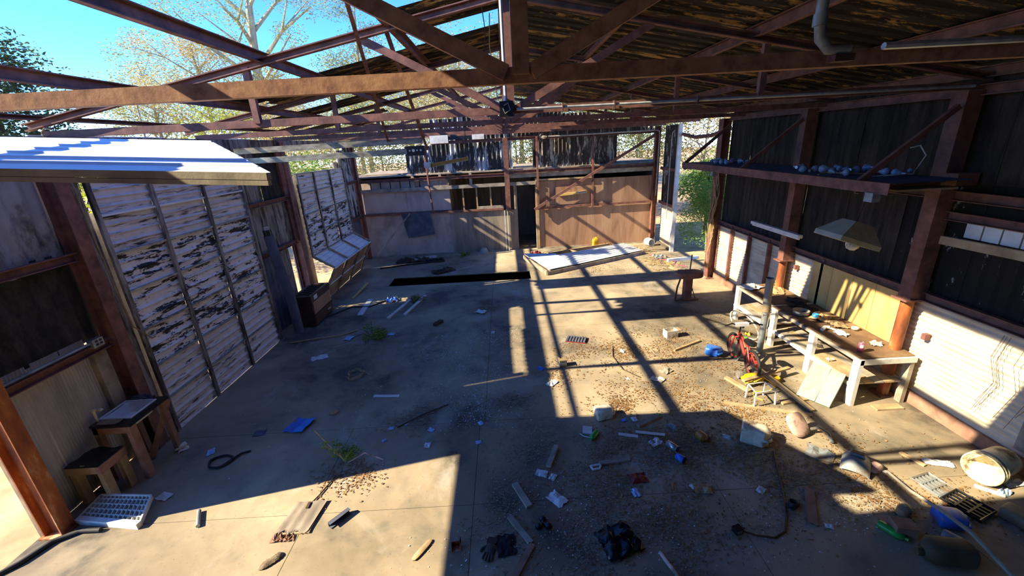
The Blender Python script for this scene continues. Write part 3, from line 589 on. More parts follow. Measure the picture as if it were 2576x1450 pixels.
single('plastic_cup', MB().lathe([(0.0, 0.0), (0.036, 0.0), (0.04, 0.07), (0.037, 0.07), (0.033, 0.005), (0.0, 0.005)], 18), 'blue_bright', 'small bright blue cup standing next to the round grey pan', 'cup', (4.36, 5.40, 0.638))
def crumple(name, c, w, d, h, mat, label, cat='scrap', rz=0.0, seed=0, group=None, n=6, z=0.0):
    rd = random.Random(seed); H = [[rd.random() for _ in range(n + 1)] for _ in range(n + 1)]; J = [[(rd.uniform(-1, 1), rd.uniform(-1, 1)) for _ in range(n + 1)] for _ in range(n + 1)]
    def fn(a, b):
        i, j = round(a * n), round(b * n); e = 0.55 if i in (0, n) or j in (0, n) else 1
        return ((a - 0.5 + J[i][j][0] * 0.05) * w, (b - 0.5 + J[i][j][1] * 0.05) * d, 0.004 + H[i][j] ** 1.5 * h * e)
    mb = MB().grid(fn, n, n, False); m2 = len(mb.v); top = list(mb.v); fs = list(mb.f)
    mb.add([(x, y, max(0.0, z - 0.003)) for x, y, z in top], [tuple(reversed(f)) for f in fs])
    ring = [i for i in range(n)] + [j * (n + 1) + n for j in range(n)] + [n * (n + 1) + n - i for i in range(n)] + [(n - j) * (n + 1) for j in range(n)]
    for k in range(len(ring)):
        a, b = ring[k], ring[(k + 1) % len(ring)]; mb.f.append((b, a, a + m2, b + m2)); mb.smooth.append(False)
    if n > 8: mb.smooth = [True] * len(mb.f)
    return single(name, mb, mat, label, cat, (c[0], c[1], z), rz, None, group)
# bench litter
for k, (x, y, w, m, nm, lb, ct) in enumerate((
    (4.22, 5.00, 0.16, 'pvc_white', 'pipe_fitting', 'bent white plastic elbow on the long workbench', 'pipe fitting'),
    (4.46, 5.42, 0.30, 'cardboard', 'cardboard_scrap', 'torn brown cardboard flap on the long workbench', 'cardboard'),
    (4.50, 5.15, 0.22, 'jug_tan', 'rag', 'dusty tan rag on the long workbench near the yellow boards', 'rag'),
    (4.34, 4.88, 0.15, 'paper_white', 'paper_scrap', 'crumpled white paper on the long workbench beside the plastic elbow', 'paper'),
    (4.52, 4.55, 0.12, 'jug_white', 'paper_scrap', 'small cream paper wad near the column end of the long workbench', 'paper'),
    (4.25, 6.80, 0.34, 'paper_white', 'paper_scrap', 'heap of white paper on the shorter workbench', 'paper'),
    (4.5, 6.55, 0.36, 'cardboard', 'cardboard_scrap', 'flat cardboard sheet on the shorter workbench', 'cardboard'),
    (4.45, 5.80, 0.34, 'cloth_black', 'rag', 'black oily rag heap at the shaded end of the long workbench', 'rag'),
    (4.55, 6.08, 0.26, 'cloth_brown', 'rag', 'dark brown rag lying across the shorter workbench edge', 'rag'))):
    if k == 0:
        mb = MB().tube([(0, 0, 0.025), (0.07, 0.05, 0.03), (0.12, 0.04, 0.03)], 0.024, 10); single(nm, mb, m, lb, ct, (x - 0.05, y, 0.637))
    else: crumple(nm, (x, y), w, w * 0.75, 0.05, m, lb, ct, k * 0.7, 40 + k, None, 6, 0.638)
t = thing('hose_piece', 'curved cream hose offcut on the long workbench', 'hose', (4.32, 4.86, 0.64)); mk('hose', MB().tube([(4.25, 5.06, 0.655), (4.31, 5.02, 0.66), (4.33, 4.94, 0.656), (4.32, 4.86, 0.652)], 0.014, 8), 'jug_white', t)
single('plank_offcut', MB().box((4.10, 4.35, 0.292), (4.32, 5.0, 0.305)), 'wood_tan', 'pale plank lying on the lower tier of the long workbench', 'plank')
single('tape_roll', MB().lathe([(0.022, 0.0), (0.045, 0.0), (0.045, 0.03), (0.022, 0.03), (0.022, 0.0)], 18), 'jug_white', 'cream tape roll standing on the long workbench by the yellow boards', 'tape roll', (4.62, 5.0, 0.638))
for k, (x, y, m, lb) in enumerate(((4.2, 4.8, 'jug_white', 'pale scrap on the lower tier of the long workbench'), (4.35, 5.2, 'cloth_brown', 'dark scrap on the lower tier of the long workbench'))):
    crumple('paper_scrap', (x, y), 0.1, 0.07, 0.03, m, lb, 'scrap', k, 60 + k, None, 4, 0.31 if k == 0 else 0.292)
# fallen hoop and plastics under the shorter bench
single('plastic_hoop', MB().tube([(3.93 + 0.17 * math.cos(a), 6.35 + 0.33 * math.sin(a), 0.02 + 0.12 * (1 + math.sin(a))) for a in [i * math.pi / 11 - 2.0 for i in range(18)]], 0.013, 8), 'jug_white', 'curved white plastic hoop leaning on the shorter workbench', 'hoop')
for k, (x, y, w, m, nm, lb) in enumerate(((3.75, 6.15, 0.2, 'lime_plastic', 'plastic_piece', 'flat green plastic piece on the floor by the upright pipe'), (3.95, 6.25, 0.12, 'yellow_plastic', 'plastic_piece', 'yellow plastic piece beside the white hoop'))):
    crumple(nm, (x, y), w, w * 0.7, 0.05, m, lb, 'plastic', k, 70 + k, None, 5)
# pale green panel leaning under the long bench
t = thing('cabinet_door', 'pale green metal cabinet door leaning against the long workbench leg', 'panel', (3.8, 4.4, 0))
A, B, C, D = Vector((3.60, 4.50, 0.0)), Vector((3.80, 4.20, 0.0)), Vector((4.06, 4.36, 0.34)), Vector((3.90, 4.70, 0.34)); nn = (B - A).cross(D - A).normalized()
if nn.z < 0: nn = -nn
mk('face', MB().add([A, B, C, D] + [p + nn * 0.03 for p in (A, B, C, D)], [(3, 2, 1, 0), (4, 5, 6, 7), (0, 1, 5, 4), (1, 2, 6, 5), (2, 3, 7, 6), (3, 0, 4, 7)]), 'grey_green', t)
mk('stiffener', MB().beam((A + B) / 2 + nn * 0.035, (C + D) / 2 + nn * 0.035, 0.05, 0.012, nn), 'grey_green', t)
single('plank_offcut', MB().box((4.3, 4.1, 0.0), (4.62, 4.2, 0.02)), 'wood_tan', 'flat pale board on the floor under the long workbench end', 'plank')

# rusty vice stand
t = thing('vice_stand', 'rusty pedestal with an oval steel top and a thin upright rod', 'stand', (3.62, 7.95, 0))
mk('pedestal', MB().box((3.56, 7.88, 0.02), (3.70, 8.02, 0.50)), 'steel_rust', t)
mk('top_plate', MB().loft([(0.50, 0.24, 0.15, 3.65, 7.95), (0.52, 0.26, 0.16, 3.65, 7.95), (0.60, 0.26, 0.16, 3.65, 7.95), (0.615, 0.24, 0.15, 3.65, 7.95)], 20, 3), 'steel_rust', t)
mk('foot', MB().box((3.40, 7.90, 0.0), (3.86, 8.0, 0.03)), 'steel_rust', t)
mk('rod', MB().tube([(3.66, 7.97, 0.6), (3.68, 7.98, 0.95)], 0.013, 8), 'steel_rust', t)
mk('lever', MB().tube([(3.46, 7.92, 0.48), (3.40, 7.9, 0.3), (3.36, 7.86, 0.02)], 0.018, 8), 'steel_brown', t)
mk('brace_leg', MB().tube([(3.70, 7.93, 0.3), (3.80, 7.9, 0.02)], 0.01, 6), 'steel_rust', t)

# child's bicycle
t = thing('childs_bicycle', 'small red bicycle with black saddle and one training wheel, by the blue jug', 'bicycle', (3.28, 4.98, 0), math.radians(86))
def wheel(parent, x, r, name):
    w = mk(name, MB(), 'black_rubber', parent, True)
    bpy.data.objects.remove(w)
    mb = MB(); mb.tube([(x + r * math.cos(a), 0, r + 0.0 + r * math.sin(a)) for a in [2 * math.pi * i / 24 for i in range(25)]], 0.02, 8, False)
    w = mk(name, mb, 'black_rubber', parent, True)
    mk('rim', MB().tube([(x + (r - 0.03) * math.cos(a), 0, r + (r - 0.03) * math.sin(a)) for a in [2 * math.pi * i / 24 for i in range(25)]], 0.009, 6, False), 'red_paint', w, True)
    mb = MB()
    for i in range(10): a = 2 * math.pi * i / 10; mb.tube([(x, 0.012, r), (x + (r - 0.03) * math.cos(a), 0, r + (r - 0.03) * math.sin(a))], 0.0018, 3)
    mb.tube([(x, -0.04, r), (x, 0.04, r)], 0.014, 8); mk('spokes', mb, 'tin', w, True)
wheel(t, 0.0, 0.19, 'rear_wheel'); wheel(t, 0.56, 0.19, 'front_wheel')
mk('frame', MB().tube([(0.0, 0.0, 0.19), (0.22, 0.0, 0.20), (0.17, 0, 0.40)], 0.014, 8).tube([(0.22, 0, 0.20), (0.46, 0, 0.44)], 0.022, 8).tube([(0.17, 0, 0.36), (0.46, 0, 0.47)], 0.018, 8).tube([(0.0, 0.04, 0.19), (0.17, 0.01, 0.37)], 0.01, 6).tube([(0.0, -0.04, 0.19), (0.17, -0.01, 0.37)], 0.01, 6), 'red_paint', t, True)
mk('fork', MB().tube([(0.56, 0.05, 0.19), (0.50, 0.04, 0.37), (0.46, 0.0, 0.40), (0.45, 0, 0.50)], 0.013, 8).tube([(0.56, -0.05, 0.19), (0.50, -0.04, 0.37), (0.46, 0.0, 0.40)], 0.013, 8), 'red_paint', t, True)
mk('handlebar', MB().tube([(0.36, 0.26, 0.62), (0.42, 0.14, 0.63), (0.44, 0.0, 0.57), (0.42, -0.14, 0.63), (0.36, -0.26, 0.62)], 0.011, 8).tube([(0.45, 0, 0.48), (0.44, 0, 0.58)], 0.013, 8), 'black_plastic', t, True)
mk('bar_pad', MB().box((0.40, -0.09, 0.585), (0.45, 0.09, 0.635)), 'paper_white', t, True)
mk('saddle', MB().loft([(0.44, 0.10, 0.055, 0.14, 0), (0.455, 0.12, 0.065, 0.14, 0), (0.475, 0.115, 0.06, 0.13, 0), (0.495, 0.05, 0.05, 0.07, 0)], 16, 2.4), 'black_plastic', t, True)
mk('seat_post', MB().tube([(0.175, 0, 0.36), (0.165, 0, 0.45)], 0.012, 8), 'tin', t, True)
mk('crank', MB().tube([(0.22, 0.0, 0.20), (0.22, 0.07, 0.20), (0.26, 0.08, 0.12), (0.26, 0.15, 0.12)], 0.009, 6).tube([(0.22, 0.0, 0.2), (0.22, -0.07, 0.2), (0.18, -0.08, 0.28), (0.18, -0.15, 0.28)], 0.009, 6), 'grey_plastic', t, True)
mk('chain_guard', MB().box((-0.02, -0.05, 0.15), (0.27, -0.04, 0.24)), 'red_paint', t, True)
mk('training_wheel', MB().tube([(-0.02, 0.15, 0.06), (-0.02, 0.19, 0.06)], 0.06, 16), 'grey_plastic', t, True)
mk('wheel_stay', MB().tube([(0, 0.03, 0.19), (0, 0.12, 0.13), (-0.02, 0.16, 0.06)], 0.009, 6), 'steel_brown', t, True)

# jugs -----------------------------------------------------------
def jug(name, label, cat, loc, rot, mat, w=0.15, d=0.09, h=0.26, cap='paper_white', handle=True, pw=4.5):
    t = thing(name, label, cat, loc, 0, None, rot)
    mk('body', MB().loft([(0.0, w * 0.44, d * 0.44, 0, 0), (0.012, w * 0.5, d * 0.5, 0, 0), (h * 0.35, w * 0.5, d * 0.5, 0, 0), (h * 0.4, w * 0.485, d * 0.485, 0, 0), (h * 0.45, w * 0.5, d * 0.5, 0, 0), (h * 0.72, w * 0.5, d * 0.5, 0, 0), (h * 0.88, w * 0.32, d * 0.36, w * 0.08, 0), (h * 0.93, w * 0.15, w * 0.15, w * 0.14, 0), (h, w * 0.14, w * 0.14, w * 0.14, 0)], 20, pw), mat, t, True)
    if cap: mk('cap', MB().tube([(w * 0.14, 0, h * 0.97), (w * 0.14, 0, h * 1.05)], w * 0.17, 14), cap, t, True)
    if handle: mk('handle', MB().tube([(w * 0.03, 0, h * 0.93), (-w * 0.2, 0, h * 0.95), (-w * 0.44, 0, h * 0.84), (-w * 0.47, 0, h * 0.62)], w * 0.075, 8), mat, t, True)
    return t
PI = math.pi
jug('plastic_jug', 'blue plastic jug lying beside the red bicycle', 'jug', (3.0, 5.72, 0.066), (PI / 2, 0, 0.9), 'blue_plastic', 0.19, 0.13, 0.24, None)
jug('milk_jug', 'cream plastic milk jug lying on the sunlit floor edge', 'jug', (0.96, 4.25, 0.075), (PI / 2, 0, PI / 2 + 0.25), 'jug_white', 0.15, 0.15, 0.25, None)
jug('jerry_can', 'boxy pale blue grey canister lying half in sun', 'canister', (2.48, 3.78, 0.1), (PI / 2, 0, 1.0), 'jug_white', 0.19, 0.2, 0.30, None, True, 7)
jug('plastic_jug', 'flat royal blue plastic jug lying under the grimy pole', 'jug', (3.52, 2.62, 0.06), (PI / 2, 0, PI / 2 - 0.3), 'blue_plastic', 0.17, 0.12, 0.22, None)
jug('plastic_jug', 'dusty tan jug lying beside the black grille', 'jug', (4.14, 2.66, 0.055), (PI / 2, 0, 0.35), 'jug_tan', 0.17, 0.11, 0.26, None)
jug('plastic_jug', 'big grimy brown jug lying across the foot of the pole', 'jug', (3.42, 2.26, 0.085), (PI / 2, 0, -PI / 2 - 0.2), 'jug_brown', 0.19, 0.17, 0.36, 'jug_brown', False, 3)
jug('spray_bottle', 'grey plastic bottle with a bent neck beside the wooden block', 'bottle', (3.42, 2.47, 0.045), (PI / 2, 0, 0.55), 'grey_plastic', 0.09, 0.09, 0.2, 'jug_tan', False, 2.4)
jug('oil_jug', 'yellow plastic oil jug standing against the brown plywood', 'jug', (2.80, 12.88, 0.0), (0, 0, 0.2), 'yellow_plastic', 0.2, 0.13, 0.3, None)
jug('plastic_bottle', 'crushed green drink bottle beside a white tile scrap', 'bottle', (0.92, 3.98, 0.032), (PI / 2, 0, -0.7), 'green_plastic', 0.065, 0.064, 0.16, 'green_plastic', False, 2.2)
jug('plastic_bottle', 'flattened bright green drink bottle between the plank and the wooden block', 'bottle', (3.02, 2.61, 0.03), (PI / 2, 0, 0.5), 'green_plastic', 0.07, 0.06, 0.19, 'lime_plastic', False, 2.2)
jug('glass_jar', 'orange brown jar lying in the leaves', 'jar', (2.02, 3.83, 0.05), (PI / 2, 0, 0.4), 'orange_jar', 0.1, 0.1, 0.12, None, False, 2.2)
jug('glass_jar', 'dusty brown lidded jar beside the wooden block and pole', 'jar', (3.32, 2.70, 0.0), (0, 0, 0.4), 'jug_tan', 0.1, 0.1, 0.10, None, False, 2.2)
# wooden block
single('wood_block', MB().box((-0.075, -0.06, 0), (0.075, 0.06, 0.11)), 'wood_red', 'weathered reddish wooden block beside the dusty jar', 'block', (3.15, 2.53, 0), -0.25)
# long pole
single('wooden_pole', MB().tube([(3.59, 3.16, 0.02), (3.56, 2.9, 0.05), (3.52, 2.6, 0.14), (3.49, 2.35, 0.19), (3.47, 1.95, 0.12)], [0.013, 0.014, 0.015, 0.016, 0.016], 8), 'wood_grey', 'long thin grimy pole lying over the jugs', 'pole')
# plastic bucket on its side
t = thing('bucket', 'cream plastic bucket lying on its side near the corrugated wall', 'bucket', (4.40, 3.16, 0.148), 0, None, (PI / 2, 0, PI / 2 - 0.35 + PI))
mk('body', MB().lathe([(0.0, 0.0), (0.125, 0.0), (0.14, 0.33), (0.135, 0.33), (0.12, 0.008), (0.0, 0.008)], 28), 'bucket_cream', t, True)
for z in (0.325, 0.29, 0.25): mk('rim', MB().lathe([(0.138, z), (0.152, z), (0.152, z + 0.012), (0.138, z + 0.012), (0.138, z)], 28), 'bucket_cream', t, True)
t.location = (4.62, 3.10, 0.15); t.rotation_euler = (PI / 2, 0, PI / 2 + PI + 0.3)
# black grille pair
def grille(name, label, c, rz, w, h, mat, seed):
    t = thing(name, label, 'grille', (c[0], c[1], 0.0), rz); rd = random.Random(seed)
    mk('frame', MB().tube([(-w/2, -h/2, 0.02), (w/2, -h/2, 0.02), (w/2, h/2, 0.025), (-w/2, h/2, 0.025), (-w/2, -h/2, 0.02)], 0.014, 6), mat, t, True)
    for i in range(4): x = -w / 2 + w * (i + 1) / 5; mk('bar', MB().box((x - 0.008, -h / 2, 0.012), (x + 0.008, h / 2, 0.028)), mat, t, True)
    for i in range(2): y = -h / 2 + h * (i + 1) / 3; mk('bar', MB().box((-w / 2, y - 0.008, 0.014), (w / 2, y + 0.008, 0.03)), mat, t, True)
    return t
grille('plastic_grille', 'black plastic grille frame beside the flat blue jug', (3.93, 2.74), 0.35, 0.24, 0.26, 'black_plastic', 1)
grille('plastic_grille', 'grey plastic grille frame half in sunlight by the pole', (3.86, 2.98), 0.25, 0.22, 0.22, 'grey_plastic', 2)
# welding mask
t = thing('welding_mask', 'grey welding mask lying face up on the sunlit floor', 'mask', (3.36, 3.27, 0.0), -0.75)
def mf(a, b):
    th = (a - 0.5) * 2.6; L = b - 0.5; wv = 0.12 * (1 - 0.25 * max(0, L * 2) ** 2); return (wv * math.sin(th), L * 0.30, 0.012 + (0.10 * math.cos(th) + 0.02) * (1 - (2 * abs(L)) ** 4 * 0.75))
mk('shell', MB().grid(mf, 16, 14), 'grey_plastic', t, True)
mk('lens_frame', MB().box((-0.06, 0.0, 0.10), (0.06, 0.075, 0.15)), 'grey_plastic', t, True); mk('lens', MB().box((-0.045, 0.012, 0.15), (0.045, 0.062, 0.153)), 'black_plastic', t, True)
# broken plastic chair: back and seat lie apart
t = thing('plastic_shell', 'pinkish rounded plastic chair back lying against its bent grey bracket', 'chair part', (3.12, 3.80, 0.0), 0.35)
mk('shell', MB().grid(lambda a, b: (0.0, 0.0, 0.0), 1, 1), 'pink_plastic', t, True); bpy.data.objects.remove(t.children[0])
mb = MB().loft([(-0.03, 0.09, 0.10, 0, 0), (-0.018, 0.115, 0.125, 0, 0), (0.015, 0.12, 0.13, 0, 0), (0.03, 0.095, 0.105, 0, 0)], 24, 3.2); mb.v = [tuple(Matrix.Rotation(0.85, 4, 'X') @ Vector(p) + Vector((0, 0, 0.118))) for p in mb.v]
mk('shell', mb, 'pink_plastic', t, True)
mk('bracket', MB().tube([(0.1, -0.05, 0.05), (0.2, -0.1, 0.08), (0.22, -0.2, 0.06), (0.16, -0.28, 0.03)], 0.018, 8), 'grey_plastic', t, True)
crumple('cracked_seat', (3.14, 3.46), 0.24, 0.2, 0.05, 'grey_plastic', 'cracked grey green plastic seat panel beside the chair back', 'chair part', -0.7, 81, None, 4)
# boards and clutter around the yellow toy
def plank(p, q, w, th, mat, label, z=0.0, cat='plank', group=None, name='plank', z2=None):
    p, q = Vector((p[0], p[1], z + th / 2)), Vector((q[0], q[1], (z if z2 is None else z2) + th / 2))
    return single(name, MB().beam(p, q, w, th), mat, label, cat, None, 0, None, group)
plank((2.93, 4.98), (3.06, 4.62), 0.06, 0.03, 'wood_tan', 'short pale plank next to the training wheel')
plank((3.32, 5.2), (3.56, 4.15), 0.055, 0.03, 'wood_tan', 'long pale plank crossing over the yellow toy to the floor', 0.14, z2=0.0)
plank((3.02, 4.72), (3.80, 4.98), 0.05, 0.025, 'wood_tan', 'thin pale plank lying across the yellow toy', 0.10)
plank((3.30, 4.35), (3.72, 4.42), 0.08, 0.025, 'wood_tan', 'short wide plank beside the white wire stand')
plank((2.62, 4.42), (3.50, 4.08), 0.05, 0.02, 'wood_tan', 'long thin lath on the floor in front of the white wire stand')
t = thing('plastic_toy', 'yellow plastic toy tangled with yellow cord under the planks', 'toy', (3.28, 4.86, 0))
mk('body', MB().loft([(0.0, 0.13, 0.08, 3.24, 4.88), (0.05, 0.15, 0.09, 3.24, 4.88), (0.09, 0.1, 0.06, 3.26, 4.88)], 16, 3), 'yellow_plastic', t); mk('body_end', MB().loft([(0.0, 0.06, 0.06, 3.52, 4.84), (0.07, 0.06, 0.06, 3.52, 4.84)], 14, 3), 'yellow_plastic', t)
mk('cord', MB().tube([(3.1, 4.8, 0.02), (3.2, 4.72, 0.1), (3.33, 4.78, 0.11), (3.45, 4.7, 0.03), (3.3, 4.6, 0.01), (3.12, 4.62, 0.01), (3.05, 4.5, 0.01), (3.12, 4.42, 0.01)], 0.008, 6), 'rope_yellow', t)
t = thing('wire_stand', 'small white wire stand with four legs in front of the yellow toy', 'stand', (3.05, 4.4, 0))
cn = [(2.93, 4.30), (3.22, 4.34), (3.20, 4.55), (2.95, 4.52)]
for x, y in cn: mk('leg', MB().tube([(x, y, 0), (x * 0.9 + 3.07 * 0.1, y * 0.9 + 4.43 * 0.1, 0.2)], 0.012, 6), 'white_paint', t)
for i in range(4):
    a, b = cn[i], cn[(i + 1) % 4]; f = lambda p: (p[0] * 0.9 + 3.07 * 0.1, p[1] * 0.9 + 4.43 * 0.1, 0.2)
    mk('rung', MB().tube([f(a), f(b)], 0.008, 6), 'white_paint', t)
# hanging lamp hood under the platform
t = thing('hanging_lamp', 'four-sided cream lamp hood with a round bulb hanging under the platform', 'lamp', (3.74, 4.42, 2.02), 0.28)
mk('hood', MB().loft([(0.0, 0.29, 0.16, 0, 0), (0.05, 0.29, 0.16, 0, 0), (0.22, 0.14, 0.07, 0.03, 0)], 4, 2), 'lamp_enamel', t, True)
o = t.children[0]; 
me = o.data; vs = [v.co.copy() for v in me.vertices]
for i, (z, hx, hy, ox) in enumerate(((0.0, 0.28, 0.17, 0), (0.05, 0.28, 0.17, 0), (0.23, 0.13, 0.08, 0.02))):
    for k, (a, b) in enumerate(((1, 1), (-1, 1), (-1, -1), (1, -1))): me.vertices[i * 4 + k].co = (ox + a * hx, b * hy, z)
for p in me.polygons: p.use_smooth = False
mk('bulb', MB().lathe([(0.0, -0.07), (0.04, -0.06), (0.065, -0.02), (0.065, 0.02), (0.03, 0.06)], 16, (0.08, -0.02, 0)), 'jug_white', t, True)
t.rotation_euler = (0.05, 0.33, 0.15)
mk('chain', MB().tube([(3.80, 4.42, 2.20), (3.84, 4.355, 2.64)], 0.006, 5), 'steel_dark', t)
# tube light hung along the wall
t = thing('tube_light', 'white tube light fitting hanging on a thin wire beside the dark wall', 'lamp', (3.92, 5.93, 1.82))
mk('fitting', MB().beam((3.92, 5.38, 1.86), (3.92, 6.50, 1.86), 0.06, 0.045), 'white_paint', t); mk('tube', MB().tube([(3.92, 5.40, 1.825), (3.92, 6.48, 1.825)], 0.014, 8), 'paper_white', t)
mk('wire', MB().tube([(3.92, 6.2, 1.87), (3.95, 6.6, 2.59)], 0.004, 4), 'steel_dark', t)
# bulbs and jars on the platform
bl = [(3.80 + random.uniform(0, 0.65), random.choice((4.6, 4.9, 5.2, 5.5, 7.6, 7.9, 8.2)) + random.uniform(-0.18, 0.18)) for _ in range(34)]
pr = None
for i, (x, y) in enumerate(bl):
    mb = MB().lathe([(0.0, 0.0), (0.03, 0.004), (0.05, 0.03), (0.05, 0.055), (0.032, 0.09), (0.018, 0.11), (0.018, 0.14), (0.0, 0.142)], 12)
    if pr is None:
        pr = thing('light_bulb', 'grey blue glass lamp bulb lying at the doorway end of the high storage platform' if y > 7 else 'grey blue glass lamp bulb lying on the storage platform above the yellow boards', 'bulb', (x, y, 2.75), 0, 'bulbs on the storage platform', (PI / 2, 0, 1.0)); mk('glass', mb, 'bulb_glass', pr, True); mk('screw_base', MB().tube([(0, 0, 0.11), (0, 0, 0.155)], 0.02, 10), 'tin', pr, True)
    else:
        r = pr.copy(); COL.objects.link(r); r.location = (x, y, 2.735); r['label'] = 'grey blue glass lamp bulb lying at the doorway end of the high storage platform' if y > 7 else 'grey blue glass lamp bulb lying on the storage platform above the yellow boards'; r.rotation_euler = (PI / 2 + random.uniform(-0.2, 0.2), 0, random.uniform(0, 6.28)); s_ = random.uniform(0.45, 1.0); r.scale = (s_, s_, s_)
        for ch in pr.children: c2 = ch.copy(); COL.objects.link(c2); c2.parent = r
single('loose_wire', MB().tube([(3.85, 4.55, 2.705), (4.1, 4.5, 2.71), (4.3, 4.42, 2.72), (4.42, 4.45, 2.9), (4.38, 4.5, 3.0), (4.3, 4.52, 2.98)], 0.007, 6), 'jug_white', 'pale wire curling up from the storage platform', 'wire')
single('loose_wire', MB().tube([(3.72, 5.0, 2.705), (3.85, 5.05, 2.72), (3.98, 4.85, 2.715), (4.2, 4.8, 2.705)], 0.007, 6), 'rope_tan', 'tan wire lying among the bulbs on the storage platform', 'wire')

# ================================================================== LEFT SIDE
# sink bench
t = thing('sink_bench', 'rough timber bench with a black top and an inset sink beside the column', 'bench', (-4.22, 3.93, 0))
zt = 0.70
for a, b in (((-4.42, 3.68), (-4.0, 3.80)), ((-4.42, 4.12), (-4.0, 4.20)), ((-4.42, 3.80), (-4.40, 4.12)), ((-4.10, 3.80), (-4.0, 4.12))): mk('top_board', MB().box((a[0], a[1], zt - 0.03), (b[0], b[1], zt)), 'black_plastic', t)
mk('apron', MB().box((-4.42, 3.69, zt - 0.11), (-4.04, 3.72, zt - 0.03)), 'wood_red', t)
mk('leg', MB().beam((-4.04, 3.72, 0.0), (-4.04, 3.72, zt - 0.03), 0.05, 0.08), 'wood_red', t); mk('leg', MB().beam((-4.04, 4.14, 0.0), (-4.04, 4.14, zt - 0.03), 0.05, 0.06), 'wood_red', t)
mk('leg', MB().beam((-4.39, 3.72, 0.0), (-4.39, 3.72, zt - 0.03), 0.05, 0.06), 'wood_red', t); mk('leg', MB().beam((-4.39, 4.14, 0.0), (-4.39, 4.14, zt - 0.03), 0.05, 0.06), 'wood_red', t)
mk('diagonal_prop', MB().beam((-4.24, 4.0, 0.02), (-4.0, 4.18, zt - 0.04), 0.04, 0.06), 'wood_red', t)
s = thing('sink', 'white enamel sink basin set into the black bench top', 'sink', (-4.245, 3.96, zt))
mk('rim', MB().tube([(-0.165, -0.165, 0.004), (0.165, -0.165, 0.004), (0.165, 0.165, 0.004), (-0.165, 0.165, 0.004), (-0.165, -0.165, 0.004)], 0.013, 6), 'paper_white', s, True)
mk('basin', MB().loft([(0.004, 0.16, 0.16, 0, 0), (-0.02, 0.15, 0.15, 0, 0), (-0.12, 0.135, 0.135, 0, 0)], 24, 8, False).loft([(-0.12, 0.135, 0.135, 0, 0), (-0.121, 0.02, 0.02, 0, 0)], 24, 8, False), 'sheet_white', s, True)
crumple('oily_rag', (-4.22, 3.97), 0.11, 0.13, 0.025, 'cloth_black', 'black rag lying in the sink basin', 'rag', 0.3, 90, None, 5, zt - 0.12)
f = thing('faucet', 'cream plastic faucet standing at the back of the sink', 'faucet', (-4.395, 3.76, zt)); mk('stem', MB().tube([(0, 0, 0), (0, 0, 0.14)], 0.012, 10), 'jug_white', f, True); mk('spout', MB().tube([(-0.01, 0, 0.14), (0.075, 0.01, 0.145), (0.085, 0.01, 0.132)], 0.014, 10), 'jug_white', f, True)
single('plastic_tray', MB().loft([(0.0, 0.11, 0.045, 0, 0), (0.010, 0.115, 0.05, 0, 0)], 16, 4), 'jug_tan', 'flat brown tray on the bench top beside the sink', 'tray', (-4.25, 3.74, zt))
crumple('blue_rag', (-4.26, 4.17), 0.26, 0.05, 0.06, 'slate_blue', 'slate blue crumpled cloth at the end of the sink bench', 'cloth', 0.0, 91, None, 6, zt)
# lower bench with black sheet
t = thing('low_table', 'low timber table with chunky legs covered by a black plastic sheet', 'table', (-4.28, 3.52, 0)); zl = 0.45
mk('table_frame', MB().box((-4.16, 3.36, zl - 0.09), (-4.12, 3.66, zl)), 'wood_red', t); mk('table_frame', MB().box((-4.46, 3.36, zl - 0.08), (-4.16, 3.40, zl)), 'wood_tan', t)
mk('black_sheet', MB().grid(lambda a, b: (-4.46 + 0.33 * a, 3.36 + 0.30 * b, zl + 0.006 + 0.012 * math.sin(a * 9 + b * 5) * math.sin(b * 8)), 12, 12), 'black_plastic', t)
for x, y, m in ((-4.15, 3.41, 'wood_tan'), (-4.15, 3.61, 'wood_tan'), (-4.42, 3.41, 'wood_tan'), (-4.42, 3.61, 'wood_tan')): mk('leg', MB().box((x - 0.025, y - 0.04, 0.0), (x + 0.025, y + 0.04, zl - 0.06)), m, t)
# white grid diffuser
t = thing('light_diffuser', 'white plastic eggcrate grid panel leaning low beside the orange column', 'grid panel', (-3.95, 3.2, 0))
P0, P1, P2, P3 = Vector((-4.27, 3.14, 0.0)), Vector((-3.60, 3.04, 0.0)), Vector((-3.70, 3.33, 0.05)), Vector((-4.24, 3.38, 0.05))
def dq(a, b): return P0 * (1 - a) * (1 - b) + P1 * a * (1 - b) + P2 * a * b + P3 * (1 - a) * b
mk('frame', MB().beam(dq(0, 0) + Vector((0, 0, 0.03)), dq(1, 0) + Vector((0, 0, 0.03)), 0.05, 0.06), 'white_paint', t)
for q in (((0, 0), (0, 1)), ((1, 0), (1, 1)), ((0, 1), (1, 1))): mk('frame', MB().beam(dq(*q[0]) + Vector((0, 0, 0.03)), dq(*q[1]) + Vector((0, 0, 0.03)), 0.016, 0.05), 'white_paint', t)
for i in range(1, 13): mk('grid_bar', MB().beam(dq(i / 13, 0.1) + Vector((0, 0, 0.03)), dq(i / 13, 1) + Vector((0, 0, 0.03)), 0.007, 0.035), 'white_paint', t)
for j in range(1, 5): mk('grid_bar', MB().beam(dq(0, j / 5 + 0.05) + Vector((0, 0, 0.03)), dq(1, j / 5 + 0.05) + Vector((0, 0, 0.03)), 0.007, 0.035), 'white_paint', t)
